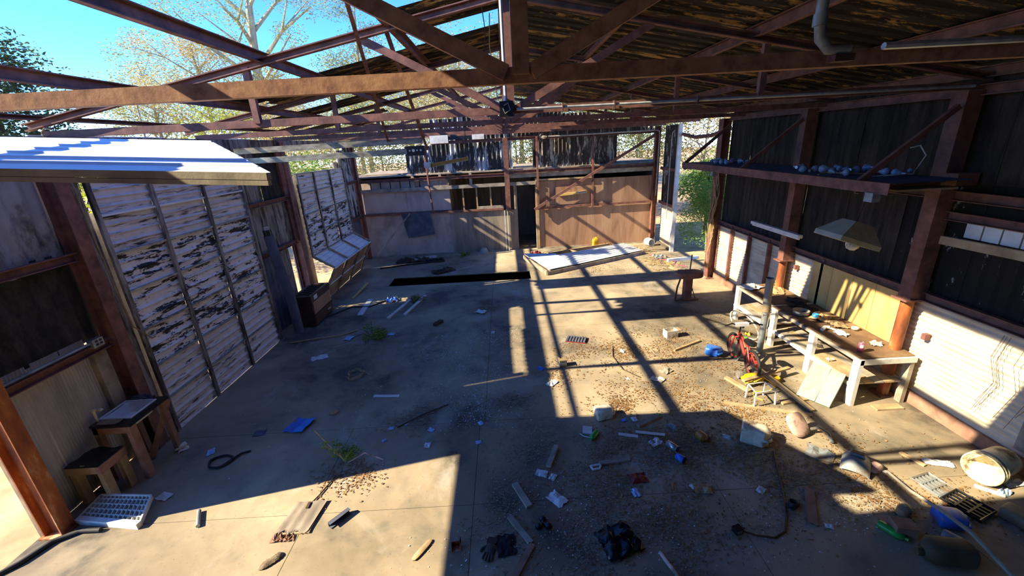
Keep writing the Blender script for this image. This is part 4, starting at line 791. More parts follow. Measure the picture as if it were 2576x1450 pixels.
# heater box and stove pipe
t = thing('gas_heater', 'brown sheet metal heater box with a slotted top by the column', 'heater', (-4.1, 8.1, 0))
x0, x1, y0, y1, h = -4.24, -3.86, 7.62, 8.50, 0.64
mk('cabinet', MB().box((x0, y0, 0.03), (x1, y1, h - 0.05)), 'heater_brown', t); mk('top_frame', MB().box((x0, y0, h - 0.05), (x1, y0 + 0.05, h)).box((x0, y1 - 0.05, h - 0.05), (x1, y1, h)).box((x1 - 0.05, y0 + 0.05, h - 0.05), (x1, y1 - 0.05, h)).box((x0, y0 + 0.05, h - 0.05), (x0 + 0.05, y1 - 0.05, h)), 'heater_brown', t)
for i in range(6): mk('louvre', MB().box((x0 + 0.05, y0 + 0.12 + i * 0.12, h - 0.045), (x1 - 0.05, y0 + 0.15 + i * 0.12, h - 0.005)), 'heater_brown', t)
fp = mk('front_panel', MB().box((x1, y0 + 0.03, 0.26), (x1 + 0.012, y1 - 0.03, h - 0.14)), 'plywood_tan', t); mk('front_panel', MB().box((x1, y0 + 0.03, 0.06), (x1 + 0.012, y1 - 0.03, 0.24)), 'heater_brown', t)
mk('badge', MB().box((x1 + 0.001, y0 + 0.12, h - 0.11), (x1 + 0.006, y0 + 0.27, h - 0.03)), 'paper_white', t); mk('badge', MB().box((x1 + 0.012, y1 - 0.3, 0.12), (x1 + 0.016, y1 - 0.15, 0.15)), 'tin', t)
t = thing('stove_pipe', 'dark grey stove pipe leaning against the peeling sheets above the heater', 'pipe', (-4.16, 7.4, 0))
mk('pipe', MB().tube([(-4.10, 7.40, 0.0), (-4.12, 7.41, 0.7), (-4.26, 7.43, 1.9)], 0.085, 16, False), 'slate_blue', t); mk('collar', MB().tube([(-4.25, 7.43, 1.83), (-4.27, 7.435, 2.0)], 0.07, 14), 'black_plastic', t); mk('cap', MB().tube([(-4.265, 7.434, 1.97), (-4.275, 7.436, 2.06)], 0.04, 10), 'jug_white', t)
# hoses
single('black_hose', MB().tube([(-5.2, 1.9, 0.0), (-4.62, 2.45, 0.0), (-4.38, 2.72, 0.02), (-4.30, 2.92, 0.022), (-4.15, 3.02, 0.022), (-3.95, 3.02, 0.022)], 0.022, 10), 'black_rubber', 'thick black hose curving out beside the orange column base', 'hose')
cl = [(-3.37 + 0.12 * math.cos(a) * (1 + 0.1 * math.sin(3 * a)), 3.86 + 0.10 * math.sin(a), 0.012 + 0.006 * a / 6.28) for a in [i * 0.35 for i in range(34)]] + [(-3.20, 3.98, 0.02), (-3.12, 4.02, 0.012)]
single('hose_coil', MB().tube(cl, 0.012, 7), 'black_rubber', 'coiled black hose lying on the shaded floor', 'hose')
single('spray_nozzle', MB().lathe([(0, 0), (0.03, 0), (0.03, 0.06), (0.015, 0.09), (0.012, 0.13), (0, 0.13)], 14), 'jug_white', 'cream bottle lying at the foot of the sink bench', 'bottle', (-4.0, 4.20, 0.03), rot=(PI / 2, 0, -0.3))
single('tube_offcut', MB().tube([(-3.14, 3.18, 0.018), (-3.03, 3.0, 0.018)], 0.018, 10), 'galvanised', 'short grey tube offcut on the sunlit slab', 'tube')
# folded blue sheet
t = thing('blue_sheet', 'folded bright blue plastic sheet on the shaded floor', 'sheet', (-2.75, 4.45, 0), -0.25)
mk('left_flap', MB().grid(lambda a, b: (-0.13 + 0.13 * a, -0.14 + 0.28 * b, 0.004 + 0.03 * (1 - a) * 0.3 + 0.012 * math.sin(b * 8 + a * 3) ** 2), 6, 8), 'blue_plastic', t, True); mk('right_flap', MB().grid(lambda a, b: (0.14 * a, -0.13 + 0.28 * b, 0.008 + 0.03 * a + 0.01 * math.sin(b * 6) ** 2), 6, 8), 'blue_bright', t, True)

# ================================================================== OVERHEAD FITTINGS
t = thing('conduit_run', 'thin metal conduit with a black open junction box on the truss', 'conduit', (0.1, 4.33, 3.5))
mk('vertical_conduit', MB().tube([(0.06, 4.33, 4.45), (0.06, 4.33, 3.62)], 0.016, 8), 'conduit', t); mk('level_conduit', MB().tube([(0.16, 4.33, 3.545), (2.4, 4.33, 3.54), (4.6, 4.33, 3.535)], 0.013, 8), 'conduit', t)
jb = mk('junction_box', MB().box((0.0, 4.28, 3.48), (0.13, 4.36, 3.62)), 'black_plastic', t); mk('wire_loop', MB().tube([(0.04, 4.275, 3.58), (0.08, 4.27, 3.60), (0.10, 4.27, 3.54), (0.05, 4.27, 3.51), (0.03, 4.272, 3.56)], 0.005, 5), 'grey_plastic', jb)
for x in (0.6, 1.1, 1.9): mk('strap', MB().box((x, 4.31, 3.50), (x + 0.012, 4.38, 3.58)), 'steel_brown', t)
t = thing('vent_pipe', 'thick grey pipe bending down from the roof onto the near truss', 'pipe', (1.52, 2.12, 3.5))
mk('riser', MB().tube([(1.47, 2.14, 4.15), (1.47, 2.14, 3.70), (1.485, 2.14, 3.62), (1.53, 2.14, 3.575), (1.62, 2.13, 3.57)], 0.024, 12), 'grey_plastic', t); mk('elbow', MB().tube([(1.47, 2.14, 3.72), (1.47, 2.14, 3.67)], 0.029, 12), 'grey_plastic', t)
mk('run', MB().tube([(1.78, 2.13, 3.575), (3.6, 2.13, 3.575)], 0.016, 8), 'conduit', t); mk('clamp', MB().box((1.55, 2.11, 3.52), (1.64, 2.17, 3.55)), 'steel_brown', t)
t = thing('hanging_fixture', 'yellowed lamp channel hanging askew on a rusty rod', 'lamp', (-0.95, 8.65, 2.9))
mk('channel', MB().channel((-1.46, 8.65, 2.90), (-0.68, 8.65, 3.0), 0.06, 0.07, 0.006, (0, 0, 1), 1), 'panel_yellow', t); mk('lamp_holder', MB().box((-1.56, 8.60, 2.87), (-1.43, 8.69, 2.97)), 'white_paint', t); mk('rod', MB().tube([(-1.50, 8.65, 3.53), (-1.50, 8.65, 2.95)], 0.012, 6), 'steel_rust', t); mk('rod', MB().tube([(-0.72, 8.65, 2.98), (-0.70, 8.65, 3.53)], 0.006, 6), 'steel_dark', t)
t = thing('door_opener', 'grey and white door opener unit fixed above the end wall girt', 'opener', (-1.5, 12.88, 3.35)); mk('motor_box', MB().box((-2.08, 12.84, 3.34), (-1.55, 12.96, 3.62)), 'white_paint', t); mk('rail', MB().box((-1.55, 12.88, 3.42), (-0.85, 12.92, 3.52)), 'black_plastic', t); mk('bracket', MB().box((-0.85, 12.86, 3.40), (-0.5, 12.94, 3.54)), 'white_paint', t)
t = thing('wall_lamp', 'broken fluorescent lamp fitting on the brown plywood behind the diagonal brace', 'lamp', (2.1, 13.0, 1.65)); mk('tray', MB().beam((1.66, 13.0, 1.66), (2.54, 13.0, 1.72), 0.05, 0.07), 'panel_yellow', t); mk('ballast', MB().box((2.2, 12.955, 1.68), (2.5, 12.975, 1.74)), 'galvanised', t)
single('gas_line', MB().tube([(1.2, 12.8, 3.37), (3.0, 12.8, 3.38), (4.5, 12.8, 3.39), (4.6, 12.8, 3.36), (4.62, 12.8, 3.2), (4.62, 12.85, 1.5)], 0.018, 8), 'conduit', 'thin pipe running below the end wall truss and down its column', 'pipe')
t = thing('vent_fan', 'round white fan hub on the truss above the stud post', 'fan', (1.22, 12.75, 3.33)); mk('ring', MB().tube([(1.22 + 0.11 * math.cos(a), 12.74, 3.36 + 0.11 * math.sin(a)) for a in [i * math.pi / 10 for i in range(21)]], 0.02, 8, False), 'black_plastic', t); mk('hub', MB().tube([(1.22, 12.70, 3.36), (1.22, 12.78, 3.36)], 0.05, 12), 'jug_white', t); mk('blade', MB().box((1.13, 12.735, 3.34), (1.31, 12.745, 3.38)), 'jug_white', t)
single('hanging_vines', MB().tube([(-0.05, 4.9, 4.5), (-0.07, 4.88, 4.2), (-0.03, 4.9, 3.85)], 0.006, 5).tube([(-0.03, 4.9, 3.85), (-0.02, 4.9, 3.7)], 0.005, 4), 'rope_tan', 'dry vine stem hanging from the ridge behind the junction box', 'vine')
single('hanging_vines', MB().tube([(-0.12, 4.7, 4.5), (-0.10, 4.72, 4.3), (-0.14, 4.7, 4.0), (-0.11, 4.7, 3.9)], 0.005, 5), 'wood_dark', 'thin dark vine hanging from the ridge sheet', 'vine')
single('rope_loop', MB().tube([(-4.40, 4.37, 3.47), (-4.38, 4.34, 3.57), (-4.33, 4.33, 3.60), (-4.28, 4.34, 3.585)], 0.008, 6), 'rope_tan', 'tan rope looped over the truss end above the white panel', 'rope')
single('power_cord', MB().tube([(-4.30, 4.35, 3.3), (-4.30, 4.36, 2.7), (-4.29, 4.37, 2.0), (-4.28, 4.40, 1.5), (-4.26, 4.55, 1.28), (-4.28, 4.62, 1.27)], 0.008, 6), 'jug_tan', 'pale cord running down the column beside the wide sectional door', 'cord')

# ================================================================== FLOOR DEBRIS
# fallen white roof panel near the end wall
t = thing('fallen_panel', 'long white corrugated panel lying tilted on the floor by the end wall', 'panel', (2.2, 11.4, 0))
def fq(c, a, b): return Vector(c[0]) * (1 - a) * (1 - b) + Vector(c[1]) * a * (1 - b) + Vector(c[2]) * a * b + Vector(c[3]) * (1 - a) * b
c1 = ((1.0, 10.15, 0.10), (3.93, 11.65, 0.10), (3.62, 12.55, 0.12), (1.3, 11.35, 0.16)); c2 = ((1.02, 10.16, 0.13), (1.75, 10.55, 0.13), (1.35, 11.5, 0.19), (0.46, 11.72, 0.19))
def fa(u, v): p = fq(c1, u, v); f = (v * 6) % 1; p.z += 0.03 if f < 0.3 else 0; return p
mk('ribbed_sheet', MB().grid(fa, 12, 48, False), 'sheet_white', t)
def fb(u, v): p = fq(c2, u, v); p.z += 0.012 * math.sin(v * 2 * PI * 26) + 0.012; return p
mk('fine_corrugated_sheet', MB().grid(fb, 4, 130), 'sheet_white', t)
mk('edge_board', MB().beam((0.98, 10.13, 0.05), (3.95, 11.64, 0.05), 0.04, 0.1), 'plywood_grey', t); mk('edge_board', MB().beam((0.98, 10.13, 0.06), (0.46, 11.72, 0.09), 0.04, 0.12), 'plywood_grey', t)
plank((1.2, 11.9), (3.2, 12.65), 0.04, 0.14, 'wood_tan', 'long board standing on edge behind the white corrugated panel')
plank((1.9, 12.15), (2.2, 11.75), 0.05, 0.12, 'wood_tan', 'short timber nailed across behind the white corrugated panel')
plank((3.0, 12.55), (3.7, 12.25), 0.12, 0.03, 'white_paint', 'pale board end lying behind the white corrugated panel')
single('paint_can', MB().lathe([(0.0, 0.0), (0.11, 0.0), (0.12, 0.02), (0.12, 0.26), (0.10, 0.26), (0.10, 0.03), (0, 0.03)], 20), 'white_paint', 'white can lying on its side in the corner by the column', 'can', (4.38, 12.72, 0.12), rot=(PI / 2, 0, 0.3))
crumple('red_wrapper', (0.85, 12.35), 0.28, 0.2, 0.1, 'red_plastic', 'red and white wrapper near the doorway', 'wrapper', 0.4, 100)
crumple('orange_wrapper', (3.2, 12.85), 0.3, 0.16, 0.14, 'orange_jar', 'orange wrapper by the brown plywood', 'wrapper', 0.4, 101)
crumple('wire_tangle', (4.25, 11.2), 0.35, 0.3, 0.12, 'grey_plastic', 'grey tangle of wire beside the white corrugated panel', 'wire', 0.2, 102)
single('extension_lead', MB().tube([(4.05, 11.5, 0.01), (4.3, 11.3, 0.02), (4.2, 11.0, 0.01), (4.5, 10.7, 0.02), (4.35, 10.4, 0.01), (4.6, 10.2, 0.01)], 0.012, 6), 'pink_can', 'reddish cord lying near the open side doorway', 'cord')
plank((4.15, 10.2), (4.7, 9.2), 0.1, 0.03, 'wood_tan', 'pale plank lying across the open side doorway')
plank((4.3, 10.75), (5.2, 10.9), 0.08, 0.08, 'white_paint', 'pale square timber across the sill of the open side doorway')
plank((4.75, 9.85), (4.55, 9.5), 0.12, 0.03, 'wood_tan', 'short board tilted on the floor before the vine-grown column', 0.0, z2=0.12)
# dark rubble at the buckled door
for k, (x, y, w, d, hh, m, lb) in enumerate(((-2.9, 12.3, 0.9, 0.4, 0.12, 'wood_dark', 'dark torn sheet beside the buckled door'), (-2.2, 12.2, 0.5, 0.3, 0.08, 'cloth_black', 'black torn felt near the pink plywood'), (-2.6, 12.55, 0.8, 0.25, 0.07, 'sheet_fibre', 'pale broken sheet against the pink plywood'), (-1.8, 11.0, 0.6, 0.35, 0.1, 'wood_dark', 'dark leaf clump on the far edge of the pit'))):
    crumple('torn_felt', (x, y), w, d, hh, m, lb, 'debris', 0.2 * k, 110 + k, None, 7)
single('loose_pipe', MB().tube([(-3.7, 11.6, 0.02), (-3.0, 11.85, 0.02), (-2.2, 12.0, 0.02), (-1.9, 12.05, 0.02)], 0.022, 8), 'wood_dark', 'thin bent dark pipe on the floor before the pink plywood', 'pipe')
single('concrete_chunk', MB().loft([(0, 0.12, 0.1, 0, 0), (0.1, 0.12, 0.09, 0, 0), (0.16, 0.08, 0.06, 0.01, 0)], 9, 3), 'sheet_fibre', 'grey concrete lump at the foot of the grey plywood', 'rubble', (-0.75, 12.82, 0))
# left debris
plank((-3.67, 9.17), (-3.55, 9.95), 0.05, 0.02, 'panel_yellow', 'narrow yellow lath tilted near the buckled door', 0.0, z2=0.12)
plank((-3.16, 8.1), (-3.22, 9.05), 0.12, 0.015, 'pvc_white', 'wide white trim strip with rounded end near the buckled door')
plank((-2.5, 7.8), (-2.25, 8.8), 0.05, 0.04, 'pvc_white', 'long pale bent gutter strip beside a shorter parallel one')
plank((-2.2, 7.95), (-1.96, 9.05), 0.05, 0.035, 'pvc_white', 'pale trim strip by the dry weeds past the blue bag', 0.0)
crumple('blue_bag', (-2.68, 8.85), 0.26, 0.2, 0.1, 'blue_plastic', 'small blue bag among black cables', 'bag', 0.2, 120)
single('black_cable', MB().tube([(-3.9, 8.0, 0.01), (-3.5, 8.6, 0.015), (-3.1, 8.55, 0.01), (-2.8, 8.9, 0.02), (-2.6, 9.0, 0.06), (-2.5, 8.8, 0.01)], 0.016, 6), 'black_rubber', 'black cable trailing from the heater to the blue bag', 'cable')
single('dry_branch', MB().tube([(-4.05, 6.9, 0.02), (-3.6, 7.0, 0.03), (-3.2, 7.1, 0.02), (-2.95, 7.3, 0.02)], 0.014, 6), 'rope_tan', 'thin dry branch on the floor below the wide sectional door', 'branch')
plank((-1.98, 5.03), (-1.62, 5.0), 0.045, 0.012, 'pvc_white', 'slim white plastic strip alone on the dark floor')
plank((-1.48, 7.33), (-1.37, 7.52), 0.08, 0.05, 'wood_dark', 'small dark wooden block alone on the pale floor')
crumple('newspaper_scrap', (-3.25, 6.28), 0.26, 0.14, 0.04, 'paper_white', 'torn printed paper near the wide sectional door', 'paper', 0.5, 121)
single('wire_bundle', MB().tube([(-2.42 + (0.11 + 0.03 * math.sin(5 * a)) * math.cos(a), 5.62 + (0.14 + 0.02 * math.cos(3 * a)) * math.sin(a), 0.012 + 0.02 * (1 + math.sin(2.3 * a))) for a in [i * 0.5 for i in range(40)]] + [(-2.2, 5.6, 0.01), (-2.15, 5.68, 0.01)], 0.005, 5), 'rope_tan', 'tan ball of loose wire on the dark floor', 'wire')
single('tan_stone', MB().loft([(0, 0.06, 0.04, 0, 0), (0.02, 0.065, 0.045, 0, 0), (0.035, 0.03, 0.02, 0, 0)], 12, 2), 'cardboard', 'small tan oval scrap on the dark floor', 'scrap', (-2.41, 4.69, 0), 0.3)
# near floor
t = thing('rotten_board', 'rotten pale plywood square with a crumbling brown edge', 'board', (-2.08, 3.03, 0), 0.03)
rd = random.Random(5)
def rb(a, b):
    rag = 0.05 * rd.random() if b < 0.05 else 0; return ((a - 0.5) * 0.30 + (b - 0.5) * 0.06, (b - 0.5) * 0.38 + rag, 0.018 + 0.004 * math.sin(a * 20))
mk('face', MB().grid(rb, 14, 10), 'plywood_grey', t, True); mk('core', MB().box((-0.13, -0.17, 0.0), (0.14, 0.19, 0.014)), 'wood_tan', t, True)
mk('slot', MB().box((0.0, 0.10, 0.02), (0.025, 0.17, 0.027)), 'wood_dark', t, True)
mk('crumbled_edge', MB().grid(lambda a, b: (-0.19 + 0.22 * a, -0.24 + 0.12 * b * (0.6 + 0.4 * math.sin(a * 23)), 0.004 + 0.022 * rd.random() * (1 - (2 * a - 1) ** 4)), 14, 6, False), 'wood_red', t, True)
single('metal_channel', MB().channel((-1.78, 2.92, 0.03), (-1.65, 3.08, 0.03), 0.04, 0.05, 0.004), 'slate_blue', 'short dark green metal channel beside the rotten board', 'channel')
single('bark_piece', MB().grid(lambda a, b: (-0.10 + 0.20 * a, (b - 0.5) * 0.085 * (1 - (2 * a - 1) ** 4 * 0.7), 0.006 + 0.03 * math.cos((b - 0.5) * 2.6) * (1 - (2 * a - 1) ** 4) + 0.004 * math.sin(a * 40 + b * 17)), 18, 10), 'bark', 'curved piece of pale grey bark on the sunlit slab', 'bark', (-2.15, 2.61, 0), 0.75)
single('wood_chip', MB().loft([(0, 0.022, 0.11, 0, 0), (0.014, 0.026, 0.115, 0, 0), (0.018, 0.02, 0.10, 0, 0)], 12, 3), 'wood_tan', 'pale splintered wood chip alone on the sunlit slab', 'wood chip', (-0.87, 2.63, 0), -0.6)
t = thing('rusty_box', 'small rusty open electrical box at the shadow edge', 'box', (-0.58, 2.63, 0), 0.1); mk('base', MB().box((-0.04, -0.03, 0), (0.04, 0.03, 0.006)).box((-0.04, -0.03, 0), (-0.034, 0.03, 0.05)).box((0.034, -0.03, 0), (0.04, 0.03, 0.05)).box((-0.034, 0.024, 0.0), (0.034, 0.03, 0.05)), 'column_paint', t, True); mk('lug', MB().box((0.036, 0.01, 0.04), (0.046, 0.03, 0.09)), 'black_plastic', t, True)
# glove: palm, four fingers, thumb and cuff
t = thing('work_glove', 'dirty dark grey work glove lying palm down', 'glove', (-0.29, 2.60, 0), 2.9)
mk('palm', MB().loft([(0.0, 0.042, 0.05, 0, 0), (0.012, 0.046, 0.055, 0, 0), (0.026, 0.03, 0.04, 0, 0)], 16, 3), 'glove_grey', t, True)
for x, l in ((-0.033, 0.055), (-0.011, 0.068), (0.011, 0.064), (0.033, 0.05)): mk('finger', MB().tube([(x * 0.9, 0.045, 0.014), (x * 1.1, 0.05 + l * 0.5, 0.018), (x * 1.2, 0.05 + l, 0.011)], [0.0115, 0.011, 0.009], 8), 'glove_grey', t, True)
mk('thumb', MB().tube([(0.036, -0.015, 0.013), (0.066, 0.012, 0.014), (0.074, 0.04, 0.011)], [0.013, 0.012, 0.009], 8), 'glove_grey', t, True); mk('cuff', MB().loft([(0.0, 0.05, 0.03, 0, -0.075), (0.02, 0.045, 0.03, 0, -0.075)], 14, 4), 'cloth_brown', t, True)
crumple('dark_rag', (-0.15, 2.63), 0.16, 0.2, 0.03, 'cloth_black', 'black square rag next to the work glove', 'rag', 0.1, 130)
plank((-0.06, 3.29), (0.07, 3.0), 0.06, 0.03, 'wood_grey', 'grey board offcut in the shade near a torn paper')
plank((0.42, 3.78), (0.30, 3.48), 0.05, 0.03, 'wood_grey', 'weathered board leaning over white paper scraps', 0.02)
plank((0.84, 3.50), (1.17, 3.54), 0.05, 0.025, 'wood_grey', 'short grey board beside the broken white cup')
plank((-0.12, 2.91), (0.06, 2.63), 0.05, 0.02, 'wood_grey', 'grey slat meeting another slat end to end by the rag')
plank((0.07, 2.62), (-0.10, 2.33), 0.055, 0.02, 'wood_red', 'reddish slat below the grey slat by the rag')
plank((2.72, 3.02), (2.50, 2.66), 0.075, 0.02, 'wood_red', 'plain brown plank in the shade near the green bottle')
plank((1.42, 4.06), (1.72, 4.22), 0.05, 0.035, 'wood_grey', 'grey stick along the sunlit floor edge')
plank((1.16, 3.95), (1.37, 3.89), 0.045, 0.012, 'pvc_white', 'short white trim strip touching a longer one in the leaves')
plank((1.36, 3.96), (1.67, 3.88), 0.035, 0.012, 'pvc_white', 'longer white trim strip in the leaves', 0.013)
plank((2.55, 5.83), (3.07, 6.1), 0.035, 0.03, 'wood_tan', 'pale stick lying toward the blue jug')
plank((4.22, 2.95), (4.36, 2.82), 0.03, 0.02, 'pvc_white', 'white square strip by the dusty tan jug')
t = thing('hose_splitter', 'glossy black three-lobed plastic knob', 'knob', (0.18, 2.81, 0), 0.4)
for k in range(3):
    a = k * 2 * PI / 3 + 1.2; mk('lobe', MB().loft([(0.0, 0.02, 0.02, 0.048 * math.cos(a), 0.048 * math.sin(a)), (0.012, 0.032, 0.032, 0.05 * math.cos(a), 0.05 * math.sin(a)), (0.032, 0.03, 0.03, 0.05 * math.cos(a), 0.05 * math.sin(a)), (0.042, 0.015, 0.015, 0.05 * math.cos(a), 0.05 * math.sin(a))], 14, 2), 'black_plastic', t, True)
    mk('arm', MB().tube([(0, 0, 0.02), (0.04 * math.cos(a), 0.04 * math.sin(a), 0.02)], 0.014, 8), 'black_plastic', t, True)
crumple('trash_bag', (0.80, 2.60), 0.32, 0.30, 0.085, 'black_plastic', 'crumpled black trash bag on the dark floor', 'bag', 0.3, 131, None, 9)
t = thing('tin_can', 'silver tin can lying beside a blue cup', 'can', (1.64, 3.72, 0.04), 0, None, (PI / 2, 0, 0.5)); mk('body', MB().lathe([(0, 0), (0.037, 0), (0.037, 0.13), (0.034, 0.13), (0.034, 0.01), (0, 0.01)], 18), 'tin', t, True); mk('rim', MB().lathe([(0.034, 0.125), (0.039, 0.125), (0.039, 0.132), (0.034, 0.132), (0.034, 0.125)], 18), 'tin', t, True)
single('plastic_cup', MB().lathe([(0, 0), (0.032, 0), (0.042, 0.09), (0.039, 0.09), (0.03, 0.004), (0, 0.004)], 16), 'blue_plastic', 'crushed dark blue cup below the tin can', 'cup', (1.66, 3.52, 0.038), rot=(PI / 2, 0.2, 0.6))
t = thing('broken_cup', 'broken white cup handle by the short grey board', 'cup', (0.79, 3.47, 0), 0.2); mk('handle', MB().tube([(-0.05, 0, 0.012), (-0.04, -0.04, 0.012), (0.03, -0.045, 0.012), (0.055, -0.01, 0.012)], 0.012, 8), 'pvc_white', t, True); mk('shard', MB().box((-0.055, -0.005, 0), (0.06, 0.02, 0.02)), 'pvc_white', t, True)
single('pink_strip', MB().tube([(1.11, 2.48, 0.012), (1.13, 2.40, 0.014), (1.155, 2.33, 0.013), (1.18, 2.25, 0.01)], 0.014, 6), 'pink_plastic', 'pink bent tube in the dark foreground', 'tube')
single('brown_cable', MB().tube([(2.70, 3.53, 0.008), (2.62, 3.36, 0.01), (2.55, 3.20, 0.008), (2.45, 2.98, 0.01), (2.33, 2.75, 0.008), (2.22, 2.6, 0.008), (2.10, 2.55, 0.008), (1.97, 2.58, 0.008), (1.86, 2.62, 0.02)], 0.008, 6), 'cable_brown', 'brown cord trailing from the boxy canister to a black plug', 'cord')
t = thing('cord_plug', 'black square plug box at the end of the brown cord', 'plug', (1.83, 2.63, 0), 0.3); mk('box', MB().box((-0.035, -0.03, 0), (0.035, 0.03, 0.05)), 'black_plastic', t, True); mk('face', MB().box((-0.025, -0.034, 0.01), (0.02, -0.03, 0.042)), 'grey_plastic', t, True)
t = thing('old_boot', 'small black boot-shaped rubber part by the plain plank', 'boot', (2.44, 2.84, 0), 0.5); mk('upper', MB().lathe([(0.03, 0.0), (0.04, 0.02), (0.036, 0.07), (0.03, 0.07), (0.028, 0.02)], 14), 'black_rubber', t, True); mk('toe', MB().loft([(0, 0.05, 0.03, 0.05, 0), (0.03, 0.045, 0.028, 0.05, 0), (0.042, 0.02, 0.015, 0.05, 0)], 14, 2.5), 'black_rubber', t, True)
t = thing('car_battery', 'grey car battery sized box on the sunlit floor left of the leaves', 'box', (0.74, 5.58, 0), 0.1); mk('case', MB().box((-0.055, -0.05, 0), (0.055, 0.05, 0.10)), 'grey_plastic', t, True); mk('lid', MB().box((-0.06, -0.055, 0.10), (0.06, 0.055, 0.115)), 'jug_tan', t, True); mk('terminal', MB().box((-0.04, 0.02, 0.115), (-0.02, 0.04, 0.13)), 'black_plastic', t, True)
t = thing('circuit_tray', 'grey slatted metal tray on the sunlit floor', 'tray', (1.09, 6.40, 0), -0.35); mk('base', MB().box((-0.17, -0.1, 0), (0.17, 0.1, 0.015)), 'red_plastic', t, True)
for i in range(7): mk('slat', MB().box((-0.16 + i * 0.048, -0.095, 0.015), (-0.13 + i * 0.048, 0.095, 0.035)), 'slate_blue', t, True)
t = thing('cardboard_box', 'small cream open box in the dry leaves', 'box', (2.68, 6.34, 0), 0.15); mk('walls', MB().box((-0.1, -0.07, 0), (0.1, -0.062, 0.13)).box((-0.1, 0.062, 0), (0.1, 0.07, 0.13)).box((-0.1, -0.062, 0), (-0.092, 0.062, 0.13)).box((0.092, -0.062, 0), (0.1, 0.062, 0.13)).box((-0.092, -0.062, 0), (0.092, 0.062, 0.006)), 'jug_white', t, True); mk('flap', MB().box((0.1, -0.065, 0.12), (0.16, 0.065, 0.128)), 'cardboard', t, True)
single('white_tile', MB().box((-0.055, -0.065, 0), (0.055, 0.065, 0.012)), 'pvc_white', 'flat bluish white tile beside the crushed green bottle', 'tile', (0.82, 4.05, 0), -0.2)
single('white_hose', MB().tube([(0.72, 3.99, 0.008), (0.76, 3.94, 0.01), (0.82, 3.92, 0.008), (0.88, 3.95, 0.008)], 0.007, 6), 'pvc_white', 'white cord end curling below the flat tile', 'cord')
single('pink_box', MB().loft([(0, 0.07, 0.05, 0, 0), (0.05, 0.06, 0.045, 0, 0), (0.07, 0.03, 0.03, 0, 0)], 14, 3), 'pink_plastic', 'pink plastic shell beside the welding mask', 'plastic', (3.52, 3.22, 0), 0.3)
plank((3.60, 3.17), (3.50, 3.24), 0.03, 0.012, 'paper_white', 'white strip touching the pink plastic shell')
plank((3.95, 3.42), (4.02, 3.22), 0.04, 0.015, 'wood_tan', 'bent tan splinter on the sunlit floor before the bucket')
crumple('white_bag', (4.18, 3.25), 0.24, 0.09, 0.03, 'paper_white', 'flat white strip of plastic before the bucket mouth', 'plastic', -0.3, 140)
crumple('white_bag', (4.60, 2.95), 0.22, 0.08, 0.04, 'paper_white', 'white plastic strip below the bucket', 'plastic', 0.1, 141)
crumple('clear_bottle', (4.4, 2.86), 0.14, 0.07, 0.05, 'bulb_glass', 'crushed clear bottle past the black grille', 'bottle', 0.4, 142)
